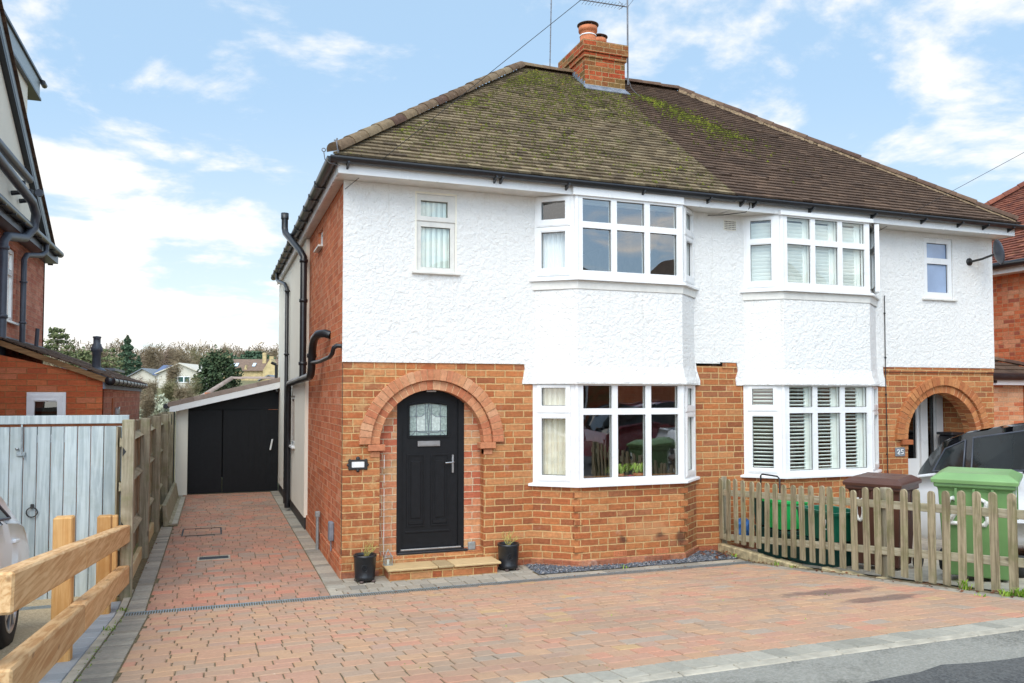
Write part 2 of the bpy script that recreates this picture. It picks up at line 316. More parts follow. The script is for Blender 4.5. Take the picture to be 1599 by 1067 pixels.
def pav_extra(g,c,tc,r):
    # oil and tyre marks: stains with a place of their own on the drive
    sp=g.n('SeparateXYZ',[tc]); x,y=sp.outputs[0],sp.outputs[1]
    c=g.mix(.36,c,lin((188,148,118)))
    nz=g.noise(4,6,.7,tc)
    def blob(cx,cy,rx,ry):
        a=g.m('DIVIDE',g.m('SUBTRACT',x,cx),rx); b_=g.m('DIVIDE',g.m('SUBTRACT',y,cy),ry)
        q=g.m('SQRT',g.m('ADD',g.m('MULTIPLY',a,a),g.m('MULTIPLY',b_,b_)))
        return g.sstep(g.m('ADD',q,g.m('MULTIPLY',g.m('SUBTRACT',nz,.5),2.2)),1.0,.55)
    s1=g.m('MAXIMUM',blob(3.55,-3.05,.55,.16),blob(3.62,-3.55,.5,.13)); s2=g.m('MAXIMUM',blob(3.6,-1.5,.3,.08),blob(2.9,-2.1,.3,.05))
    c=g.mix(g.m('MULTIPLY',s1,.75),c,lin((104,84,78))); c=g.mix(g.m('MULTIPLY',s2,.35),c,lin((110,96,84)))
    c=g.mix(g.m('MULTIPLY',g.sstep(g.noise(.8,6,.65,tc),.48,.66),.35),c,lin((140,122,104)))
    c=g.mix(g.m('MULTIPLY',g.sstep(g.noise(22,6,.8,tc),.62,.72),.35),c,lin((222,208,186)))
    return c
M['paving']=rndmat('paving',PAV,.92,110,.8,.22,40,.25,'CONSTANT',pav_extra,dist=.003)
M['paving_red']=rndmat('paving_red',[(0,lin((176,132,110))),(.15,lin((168,132,112))),(.3,lin((184,134,112))),(.45,lin((164,134,116))),(.6,lin((178,138,114))),(.72,lin((186,128,106))),(.82,lin((160,138,122))),(.92,lin((174,128,108)))],.92,110,.8,.25,40,.25,'CONSTANT',lambda g,c,tc,r:g.mix(g.m('MULTIPLY',g.sstep(g.noise(1.1,6,.65,tc),.46,.64),.45),c,lin((122,108,96))),dist=.003)
M['sett_grey']=rndmat('sett_grey',[(0,lin((150,142,130))),(.3,lin((166,158,144))),(.6,lin((136,130,120))),(.8,lin((176,166,150))),(1,lin((146,136,122)))],.92,110,.8,.22,30,.25,dist=.003)
M['sett_light']=rndmat('sett_light',[(0,lin((164,158,144))),(.5,lin((176,170,156))),(1,lin((148,144,132)))],.92,110,.8,.18,30,.25)
M['sett_blue']=rndmat('sett_blue',[(0,lin((150,156,162))),(.5,lin((164,168,174))),(1,lin((142,148,154)))],.9,200,.6,.12,150,.3)
M['joint_sand']=plain('joint_sand',lin((104,92,66)),1,0,.4,30,.5)
M['concrete']=plain('concrete',lin((172,164,148)),.95,0,.18,8,.7)
M['stone_plinth']=plain('stone_plinth',lin((176,160,124)),.95,0,.35,12,1)
M['slab_stone']=rndmat('slab_stone',[(0,lin((196,168,124))),(.5,lin((170,148,112))),(1,lin((202,174,130)))],.9,70,.6,.15,8,.25)
M['gravel']=rndmat('gravel',[(0,lin((92,96,104))),(.5,lin((124,128,136))),(.85,lin((150,152,156))),(1,lin((176,164,150)))],.9,60,.3,.2,40,.3)
def groundmat(name,c1,c2,c3,fine):
    m,g,b=mat(name); tc=g.n('TexCoord').outputs['Object']
    v=g.n('TexVoronoi',{'Vector':tc,'Scale':fine}); a=g.noise(1.2,6,.65,tc); d=g.noise(.5,4,.6,tc)
    c=g.mix(g.sstep(a,.42,.58),c1,c2); c=g.mix(g.m('MULTIPLY',g.sstep(g.n('SeparateXYZ',[v.outputs['Color']]).outputs[0],.2,.9),.5),c,c3)
    setb(g,b,c,.95,0,v.outputs[0],.8,.006,.3); return m
M['asphalt']=groundmat('asphalt',(.050,.050,.052),(.085,.083,.08),(.16,.16,.15),90)
M['asphalt_worn']=groundmat('asphalt_worn',(.13,.125,.105),(.25,.24,.205),(.36,.34,.30),90)
M['resin']=groundmat('resin',lin((176,158,128)),lin((164,148,122)),lin((214,196,164)),90)
M['hill']=groundmat('hill',lin((108,108,70)),lin((126,116,84)),lin((92,90,62)),3)
def woodmat(name,c1,c2,c3,green=0,axis=2,sc=1,rough=.8,knots=True):
    m,g,b=mat(name); tc=g.n('TexCoord').outputs['Object']; r=g.n('Attribute',attribute_name='rnd').outputs['Fac']
    k=[40*sc,40*sc,40*sc]; k[axis]=2.2*sc
    off=g.n('CombineXYZ',[g.m('MULTIPLY',r,7.0),g.m('MULTIPLY',r,3.0),g.m('MULTIPLY',r,5.0)]).outputs[0]
    tv=g.n('VectorMath',[tc,off],operation='ADD').outputs[0]
    st=g.n('VectorMath',[tv,tuple(k)],operation='MULTIPLY').outputs[0]
    gr=g.noise(1,6,.62,st,dist=.5); lg=g.noise(3,4,.6,tv)
    c=g.mix(g.sstep(gr,.35,.62),c1,c2); c=g.mix(g.m('MULTIPLY',g.sstep(lg,.5,.7),.6),c,c3)
    c=g.mix(1.0,c,g.ramp(r,[(0,.86),(1,1.1)]),'MULTIPLY')
    if knots:
        kk=[7*sc,7*sc,7*sc]; kk[axis]=2.6*sc
        v=g.n('TexVoronoi',{'Vector':g.n('VectorMath',[tv,tuple(kk)],operation='MULTIPLY').outputs[0],'Scale':1}).outputs[0]
        c=g.mix(g.m('MULTIPLY',g.sstep(v,.13,.05),.7),c,tuple(x*.35 for x in c1))
    if green:
        zc=g.n('SeparateXYZ',[tc]).outputs[2]
        gm=g.m('MULTIPLY',g.sstep(g.noise(6,5,.7,tc),.45,.68),green); c=g.mix(gm,c,lin((112,118,70)))
    setb(g,b,c,rough,0,gr,.5,.004,.25); return m
M['wood_new']=woodmat('wood_new',lin((190,142,92)),lin((220,182,134)),lin((204,156,106)),0,1,1,.6)
M['wood_new_post']=woodmat('wood_new_post',lin((196,146,88)),lin((212,168,112)),lin((186,130,72)),0,2,1,.6)
M['wood_grey']=woodmat('wood_grey',lin((138,128,106)),lin((170,160,138)),lin((120,108,86)),.35,2,1,.9)
M['wood_grey_rail']=woodmat('wood_grey_rail',lin((158,148,122)),lin((186,176,150)),lin((136,126,100)),.25,1,1,.9)
M['wood_picket']=woodmat('wood_picket',lin((124,112,88)),lin((168,154,126)),lin((108,96,74)),.38,2,1,.9)
M['wood_light']=woodmat('wood_light',lin((206,184,140)),lin((214,196,156)),lin((190,164,120)),0,1,1,.8,False)
M['wood_paint_blue']=woodmat('wood_paint_blue',lin((160,172,175)),lin((192,202,203)),lin((176,186,186)),.10,2,.7,.55,False)
M['wood_aged']=woodmat('wood_aged',lin((120,90,60)),lin((150,116,80)),lin((100,74,50)),0,0,1,.9)
def paint(name,col,rough=.25,coat=1):
    m,g,b=mat(name); setb(g,b,col,rough,0); b.inputs['Coat Weight'].default_value=coat; b.inputs['Coat Roughness'].default_value=.05; return m
M['car_white']=paint('car_white',(.80,.80,.81),.35,.5); M['car_red']=paint('car_red',(.22,.008,.02)); M['car_black']=paint('car_black',(.012,.012,.014))
M['rubber']=plain('rubber',(.018,.018,.018),.8,0,.2,20,.2); M['alloy']=plain('alloy',(.5,.5,.52),.3,.8,.1)
M['lamp_red']=plain('lamp_red',(.25,.01,.01),.15,0,.1,5,0,.8)
M['bin_green']=plain('bin_green',lin((104,140,84)),.45,0,.08,3,.15,.5,300); M['bin_green_lid']=plain('bin_green_lid',lin((120,156,98)),.4,0,.08,3,.15,.5,300)
M['bin_brown']=plain('bin_brown',lin((82,50,38)),.4,0,.12,3,.15,.5,300)
M['box_teal']=plain('box_teal',lin((24,104,80)),.45,0,.12,4,.1); M['box_bright']=plain('box_bright',lin((40,190,96)),.4,0,.1,4,.1); M['box_dark']=plain('box_dark',lin((16,66,60)),.5,0,.15,4,.1)
M['spray']=plain('spray',(.72,.72,.68),.9,0,.2,60); M['blue_bag']=plain('blue_bag',lin((50,110,180)),.5,0,.3,12,.5)
M['curtain']=plain('curtain',lin((222,214,196)),.95,0,.08,9,.2); M['shutter']=plain('shutter',(.88,.90,.85),.5,0,.04,6)
M['blind']=plain('blind',(.74,.80,.74),.8,0,.06,6); M['terracotta']=plain('terracotta',lin((190,116,78)),.85,0,.2,10,.3)
M['cowl']=plain('cowl',lin((92,78,74)),.7,.2,.3,12,.3); M['galvmast']=plain('galvmast',lin((112,112,116)),.6,.4,.3,20)
M['soil']=plain('soil',lin((58,46,36)),1,0,.4,30,.8); M['twig']=plain('twig',lin((176,164,90)),.9,0,.3,30); M['plaque_white']=plain('plaque_white',(.75,.75,.74),.3)
M['spider_plant']=rndmat('spider_plant',[(0,lin((140,186,60))),(.5,lin((190,220,90))),(1,lin((222,236,150)))],.6,40,.1,.2,20)
M['pink']=plain('pink',lin((200,60,90)),.6); M['slate']=plain('slate',lin((120,126,132)),.7); M['solar']=plain('solar',lin((82,96,128)),.3)
M['stone_yellow']=plain('stone_yellow',lin((188,168,124)),.95,0,.2,2,.3); M['house_cream']=plain('house_cream',lin((200,194,180)),.9,0,.05,1)
M['roof_far_brown']=plain('roof_far_brown',lin((118,98,84)),.95,0,.15,2,.3); M['skylight']=plain('skylight',lin((200,215,230)),.15)
M['bark']=plain('bark',lin((92,78,62)),.95,0,.3,10,.6); M['bark_grey']=plain('bark_grey',lin((128,114,94)),.95,0,.25,4,.4)
def leafmat(name,a,b_,c_): M[name]=rndmat(name,[(0,lin(a)),(.5,lin(b_)),(1,lin(c_))],.8,30,.1,.25,3,.2)
leafmat('leaf_dark',(42,58,38),(60,76,50),(86,98,68)); leafmat('leaf_olive',(74,84,56),(96,104,68),(126,128,88)); leafmat('leaf_con',(54,74,58),(72,94,70),(96,112,84))
leafmat('twigs',(104,90,70),(126,110,86),(146,130,104)); leafmat('twigs_red',(104,84,72),(122,102,88),(140,120,102)); leafmat('twigs_grn',(94,94,62),(116,112,78),(138,130,96)); leafmat('leaf_grey',(148,152,128),(170,174,150),(196,196,172))
leafmat('dead_leaf',(92,52,34),(128,76,48),(60,40,30)); leafmat('weed',(86,124,36),(124,156,50),(160,180,80))
leafmat('leaf_yel',(120,128,40),(146,146,54),(170,160,70))
# ---------------------------------------------------------------- ground
GS=.111
def gz(y):
    if y>=-.75: return 0.0
    if y>=-4.86: return -GS*(y+.75)
    return .456-.045-(.02*(-4.86-y) if y>-8 else .063)
def hillz(y):
    return 0 if y<30 else (y-30)*.05 if y<110 else 4+(y-110)*.045
gb=MB(); ys=[-60,-30,-8,-5.0,-4.8,-.75,0,10,30,50,70,90,110,140,180,240,320]
for i in range(len(ys)-1):
    for j in range(-8,8):
        x0,x1=j*40,(j+1)*40; a,b_=ys[i],ys[i+1]
        f=lambda y:(gz(y) if y>-4.9 else .34)-.035+hillz(y)
        gb.poly((x0,a,f(a)),(x1,a,f(a)),(x1,b_,f(b_)),(x0,b_,f(b_)))
struct(gb.build('ground',M['hill']))
rb=MB()
for j in range(-6,8):
    x0,x1=j*6,(j+1)*6
    rb.poly((x0,-4.895,.448),(x1,-4.895,.448),(x1,-5.45,.452),(x0,-5.45,.452))
struct(rb.build('road_edge',M['asphalt_worn']))
rb=MB(); 
edge=lambda x:-5.27+.10*mnoise.noise(Vector((x*.9,3,0)))+.05*mnoise.noise(Vector((x*4,5,0)))
for k in range(-180,220):
    x0,x1=k*.2,(k+1)*.2
    rb.add([(x0,edge(x0),.4555),(x1,edge(x1),.4555),(x1,-8,.49),(x0,-8,.49),(x1,-12,.42),(x0,-12,.42)],[(0,1,2,3),(3,2,4,5)])
struct(rb.build('road',M['asphalt']))
pv=MB(); pv.box(-40,40,-15,-12,.30,.46); struct(pv.build('far_pavement',M['concrete']))
# sheets of bedding under the blocks
def sheet(x0,x1,y0,y1,dz,name,m):
    b=MB(); yy=sorted({y0,y1,*[q for q in (-4.86,-.75) if y0<q<y1]})
    for a,c in zip(yy,yy[1:]): b.poly((x0,a,gz(a)+dz),(x1,a,gz(a)+dz),(x1,c,gz(c)+dz),(x0,c,gz(c)+dz))
    return struct(b.build(name,m))
sheet(-2.03,4.62,-4.85,0.12,-.0065,'paving_bed',M['joint_sand']); sheet(-2.03,0.0,.12,9.2,-.0065,'driveway_bed',M['joint_sand'])
sheet(-8,-2.21,-4.86,.6,-.002,'neighbour_gravel_drive',M['resin']); sheet(4.66,12.3,-4.86,0,-.002,'neighbour_concrete_drive',M['concrete'])
def block(b,x0,x1,y0,y1,jt=.0036,ch=.005,rnd=None,h=.0,tilt=.0018,cut=None):
    b.rnd=random.random() if rnd is None else rnd
    x0+=jt;x1-=jt;y0+=jt;y1-=jt
    if x1-x0<.02 or y1-y0<.02: return
    o=h+random.uniform(-tilt,tilt); tx=random.uniform(-tilt,tilt); ty=random.uniform(-tilt,tilt)
    P=[];
    for (a,c,dz) in ((0,0,-.02),(0,0,-ch),(ch,ch,0)):
        for (x,y,i,j) in ((x0+a,y0+c,-1,-1),(x1-a,y0+c,1,-1),(x1-a,y1-c,1,1),(x0+a,y1-c,-1,1)):
            P.append((x,y,gz(y)+dz+o+tx*i+ty*j))
    F=[(8,9,10,11)]+[(4+i,4+(i+1)%4,8+(i+1)%4,8+i) for i in range(4)]+[(i,(i+1)%4,4+(i+1)%4,4+i) for i in range(4)]
    b.add(P,F)
def pave(b,x0,x1,y0,y1,rh=.14,ws=(.14,.18,.23,.19),skew=0):
    y=y0
    while y<y1-.02:
        yy=min(y+rh,y1); x=x0-random.uniform(0,.2)
        while x<x1-.005:
            wd=random.choice(ws); a=max(x,x0); c=min(x+wd,x1)
            if x1-c<.05: c=x1
            if c-a>.03: block(b,a,c,y,yy)
            x=x+wd if c<x1 else x1+1
        y=yy
b=MB(); pave(b,-1.76,4.36,-4.62,-.83,.135,(.13,.16,.20,.17)); struct(b.build('forecourt_paving',M['paving'],recalc=False))
b=MB(); pave(b,-1.80,-.20,-.68,8.28,.125,(.15,.19,.21)); struct(b.build('driveway_paving',M['paving_red'],recalc=False))
b=MB()
y=-4.62
while y<-.84: block(b,-1.965,-1.765,y,min(y+.105,-.83)); y+=.105
y=-.68
while y<8.2: block(b,-1.965,-1.805,y,y+.105); y+=.105
y=-.42
while y<8.3: block(b,-.195,-.005,y,y+random.choice((.17,.21,.15))*1.0) ; y+=.18
x=4.365
y=-4.62
while y<-.84: block(b,4.365,4.50,y,min(y+.2,-.83)); y+=.2
struct(b.build('grey_border_blocks',M['sett_grey'],recalc=False))
b=MB(); x=-1.965
while x<4.5: block(b,x,min(x+.135,4.5),-4.83,-4.625,jt=.003); x+=.135
struct(b.build('kerb_edge_blocks',M['sett_light'],recalc=False))
b=MB(); pave(b,-.20,1.98,-.68,-.52,.16,(.14,.17,.15)); pave(b,-.20,1.98,-.52,-.345,.175,(.16,.14,.18)); pave(b,-.20,2.03,-.345,-.005,.17,(.14,.16,.18)); pave(b,1.98,4.5,-.68,-.54,.14,(.24,.2,.26))
struct(b.build('house_front_setts',M['sett_grey'],recalc=False))
b=MB()
for i in range(20):
    x0=-2.03+i*.34; b.box(x0,x0+.333,-4.90,-4.835,.30,.4535,.006)
y=-4.83
while y<-.1:
    b.add([(-2.03,y,gz(y)+.004),(-1.972,y,gz(y)+.004),(-1.972,y+.5,gz(y+.5)+.004),(-2.03,y+.5,gz(y+.5)+.004)]+[(-2.03,y,gz(y)-.06),(-1.972,y,gz(y)-.06),(-1.972,y+.5,gz(y+.5)-.06),(-2.03,y+.5,gz(y+.5)-.06)],[(0,1,2,3),(4,5,1,0),(0,3,7,4),(1,5,6,2)]); y+=.503
struct(b.build('concrete_edging',M['concrete']))
b=MB(); y=-4.8
while y<-.3: block(b,-2.205,-2.035,y,min(y+.21,-.22),rnd=random.random()); y+=.21
struct(b.build('blue_grey_edging_slabs',M['sett_blue'],recalc=False))
# slate chippings in front of the bay
b=MB(); b.add([(2.0,-.52,.0),(4.5,-.52,.0),(4.5,-.02,.0),(2.0,-.02,.0)],[(0,1,2,3)])
for i in range(5200):
    x=random.uniform(2.0,4.48); y=random.uniform(-.54,-.02)
    if x<2.12 and y>-.02: continue
    if 2.52<x<3.95 and y>-.35: continue
    s_=random.uniform(.007,.016); h=random.uniform(0,.012); a=random.uniform(0,3.14); b.rnd=random.random()
    c=Vector((x,y,.004+h)); u=Vector((math.cos(a),math.sin(a),random.uniform(-.5,.5))).normalized(); v=u.cross(Vector((random.uniform(-.3,.3),random.uniform(-.3,.3),1))).normalized(); q=u.cross(v)
    b.add([c+u*s_,c+v*s_*.7,c-u*s_,c-v*s_*.7,c+q*s_*.5],[(0,1,4),(1,2,4),(2,3,4),(3,0,4)])
o=b.build('slate_chippings',M['gravel']); tag(o,'grey slate chippings strewn along the foot of the bay wall','gravel',kind='stuff')
# channel drain
t=thing('channel_drain',(1.2,-.755,0),'long thin galvanised channel drain crossing the block paving','drain')
b=MB(); b.box(-1.965,4.5,-.815,-.695,-.035,-.022); b.build('channel',M['black_plastic'],t)
b=MB(); b.box(-1.965,4.5,-.82,-.812,-.03,.002); b.box(-1.965,4.5,-.698,-.690,-.03,.002)
x=-1.96
while x<4.5: b.box(x,x+.0095,-.812,-.698,-.012,.001); x+=.0215
b.build('grating',M['galv'],t)
t=thing('drain_cover',(-1.24,1.6,0),'small dark rectangular drain grate set in the red driveway','drain cover')
b=MB(); b.box(-1.40,-1.08,1.50,1.68,-.004,.004)
for i in range(15): b.box(-1.39+i*.0205,-1.38+i*.0205,1.51,1.67,.004,.008)
b.build('grate',M['black_iron'],t); b=MB(); b.slab([(-1.42,1.48),(-1.06,1.48),(-1.06,1.70),(-1.42,1.70)],[[(-1.40,1.50),(-1.08,1.50),(-1.08,1.68),(-1.40,1.68)]],lambda u,v,d:(u,v,d),.009,-.004); b.build('surround',M['concrete'],t)
b=MB(); b.slab([(-1.66,3.3),(-1.14,3.3),(-1.14,3.92),(-1.66,3.92)],[[(-1.64,3.32),(-1.16,3.32),(-1.16,3.9),(-1.64,3.9)]],lambda u,v,d:(u,v,d),.006,-.004)
tag(b.build('manhole_frame',M['black_iron']),'thin recessed manhole frame in the driveway paving beyond the grate','manhole')
# ---------------------------------------------------------------- house helpers
XZ=lambda y0:(lambda u,v,d:(u,y0+d,v))            # front wall: d goes into the house
YZ=lambda x0:(lambda u,v,d:(x0+d,u,v))
rect=lambda a,b_,c,d:[(a,c),(b_,c),(b_,d),(a,d)]
def arch_pts(cx,zs,r,n=28): return [(cx+r*math.cos(math.pi*k/n),zs+r*math.sin(math.pi*k/n)) for k in range(n+1)]
def ring(b,cx,zs,r0,r1,y0,y1,n,j=.006,jit=.004):
    for k in range(n):
        a0=math.pi*k/n+j/(r0+r1); a1=math.pi*(k+1)/n-j/(r0+r1); b.rnd=random.random(); P=[]
        ya=y0+random.uniform(-jit,jit); ra=r1+random.uniform(-.004,.004)
        c0,c1=a0,a1
        for y in (ya,y1):
            for a,r in ((c0,r0),(c1,r0),(c1,ra),(c0,ra)): P.append((cx+r*math.cos(a),y,zs+r*math.sin(a)))
        b.add(P,[(0,1,2,3),(7,6,5,4),(0,4,5,1),(1,5,6,2),(2,6,7,3),(3,7,4,0)])
def fillring(b,cx,zs,r0,r1,y0,y1,n=48):
    for k in range(n):
        a0=math.pi*k/n; a1=math.pi*(k+1)/n; P=[]
        for y in (y0,y1):
            for a,r in ((a0,r0),(a1,r0),(a1,r1),(a0,r1)): P.append((cx+r*math.cos(a),y,zs+r*math.sin(a)))
        b.add(P,[(0,1,2,3),(7,6,5,4),(0,4,5,1),(2,6,7,3)])
def window(parent,P0,u,w_,z0,z1,panes,sashes=(),depth=.06,name='window',frame='upvc',gl='glass',label=None,mull=True):
    """P0 outer left corner (x,y); u unit direction to the right seen from outside"""
    u=Vector((u[0],u[1],0)).normalized(); n=Vector((u.y,-u.x,0)); o=Vector((P0[0],P0[1],0))
    fn=lambda a,v,d:tuple(o+u*a-n*d+Z3*v)
    b=MB(); b.slab(rect(0,w_,z0,z1),[rect(*p) for p in panes],fn,0,depth)
    fr=b.build(name,M[frame],parent)
    if label: fr['label']=label
    for s_ in sashes:
        hs=[p for p in panes if p[0]>s_[0] and p[1]<s_[1] and p[2]>s_[2] and p[3]<s_[3]]
        b=MB(); b.slab(rect(*s_),[rect(*p) for p in hs],fn,-.014,-.0005)
        g_=.012; b.slab(rect(s_[0]+g_,s_[1]-g_,s_[2]+g_,s_[3]-g_),[rect(p[0]-.012,p[1]+.012,p[2]-.012,p[3]+.012) for p in hs],fn,-.018,-.0142)
        b.build('sash',M[frame],fr,bevel=.002)
    b=MB(); b2=MB()
    for p in panes:
        b.poly(fn(p[0]-.002,p[2]-.002,.03),fn(p[1]+.002,p[2]-.002,.03),fn(p[1]+.002,p[3]+.002,.03),fn(p[0]-.002,p[3]+.002,.03))
        b2.slab(rect(p[0]-.001,p[1]+.001,p[2]-.001,p[3]+.001),[rect(p[0]+.005,p[1]-.005,p[2]+.005,p[3]-.005)],fn,.022,.029)
    b.build('glass',M[gl],fr); b2.build('glazing_seal',M['black_plastic'],fr)
    return fr,fn
def layer(poly,z0,z1,z2=None,off=0): pass
MX=lambda x:9.24-x
EZ=4.16            # soffit height
# bay plan
BX=[2.13,2.545,3.895,4.27]; BY=-.32
def bay_poly(off,yb=0.0,mir=False):
    """plan points of the bay at an outward offset"""
    p=[(BX[0]-off*1.05,yb),(BX[1]-off*.42,BY-off),(BX[2]+off*.42,BY-off),(BX[3]+off*1.05,yb)]
    if mir: p=[(MX(x),y) for x,y in p][::-1]
    return p
def loft_bay(b,prof,mir,yb=0.0,cap=True):
    P=[]
    for off,z in prof: P+=[(x,y,z) for x,y in bay_poly(off,yb,mir)]
    F=[(i*4+k,i*4+k+1,(i+1)*4+k+1,(i+1)*4+k) for i in range(len(prof)-1) for k in range(3)]
    b.add(P,F)
    if cap: b.add(P[:4],[(0,1,2,3)]); b.add(P[-4:],[(0,1,2,3)])
    return b
def tiled(b,O,u,s_,poly,gauge=.1,tw=.143,lift=.023,jz=.004):
    """plain tiles laid course by course on the plane O + u*a + s*b, clipped to the convex polygon"""
    O=Vector(O);u=Vector(u).normalized();s_=Vector(s_).normalized();n=u.cross(s_).normalized()
    if n.z<0:n=-n
    smax=max(p[1] for p in poly); smin=min(p[1] for p in poly); umin=min(p[0] for p in poly); umax=max(p[0] for p in poly)
    area=sum(poly[i][0]*poly[(i+1)%len(poly)][1]-poly[(i+1)%len(poly)][0]*poly[i][1] for i in range(len(poly)))
    pp=poly if area>0 else poly[::-1]
    def clip(q):
        for i in range(len(pp)):
            a,c=pp[i],pp[(i+1)%len(pp)]; ins=lambda p:(c[0]-a[0])*(p[1]-a[1])-(c[1]-a[1])*(p[0]-a[0])>=-1e-9
            r=[]
            for k in range(len(q)):
                p0,p1=q[k-1],q[k]; i0,i1=ins(p0),ins(p1)
                if i0!=i1:
                    d0=(c[0]-a[0])*(p0[1]-a[1])-(c[1]-a[1])*(p0[0]-a[0]); d1=(c[0]-a[0])*(p1[1]-a[1])-(c[1]-a[1])*(p1[0]-a[0]); t=d0/(d0-d1)
                    r.append((p0[0]+(p1[0]-p0[0])*t,p0[1]+(p1[1]-p0[1])*t))
                if i1: r.append(p1)
            q=r
            if not q: return q
        return q
    i=0; y=smin
    while y<smax-.01:
        x=umin-tw+(tw/2 if i%2 else 0)+random.uniform(-.01,.01)
        while x<umax:
            dz=random.uniform(0,jz)+(random.random()<.03)*.008; dy=random.uniform(-.004,.004); sk=random.uniform(-.003,.003)
            q=clip([(x+.002,y+dy),(x+tw-.002,y+dy+sk),(x+tw-.002,y+gauge+.012),(x+.002,y+gauge+.012)])
            x+=tw
            if len(q)<3: continue
            b.rnd=random.random()
            H=lambda p:lift+dz-(p[1]-y)/gauge*(lift-.004)
            top=[O+u*p[0]+s_*p[1]+n*H(p) for p in q]; bot=[O+u*p[0]+s_*p[1]+n*(H(p)-lift-.002) for p in q]; m=len(q)
            b.add(top+bot,[tuple(range(m))]+[(k,(k+1)%m,m+(k+1)%m,m+k) for k in range(m) if q[k][1]<y+.03 or q[(k+1)%m][1]<y+.03])
        i+=1; y+=gauge
def hip_run(b,A,B,r=.085,step=.26,name=None,mort=None,flip=False):
    A,B=Vector(A),Vector(B); d=(B-A); L=d.length; d.normalize(); side=d.cross(Z3).normalized(); up=side.cross(d).normalized(); n=int(L/step); st=L/n
    for i in range(n):
        b.rnd=random.random(); p=A+d*st*i; q=A+d*(st*(i+1)+.02); j=random.uniform(-.006,.006); P=[]
        for c,rr in ((p,r*1.05),(q,r*.93)):
            for k in range(9):
                a=math.pi*(k/8); P.append(c+side*math.cos(a)*rr+up*(math.sin(a)*rr*.95+j))
        b.smooth=True; b.add(P,[(k,k+1,10+k,9+k) for k in range(8)]); b.smooth=False; b.add(P[:9],[tuple(range(9))])
        b.rnd=random.random()
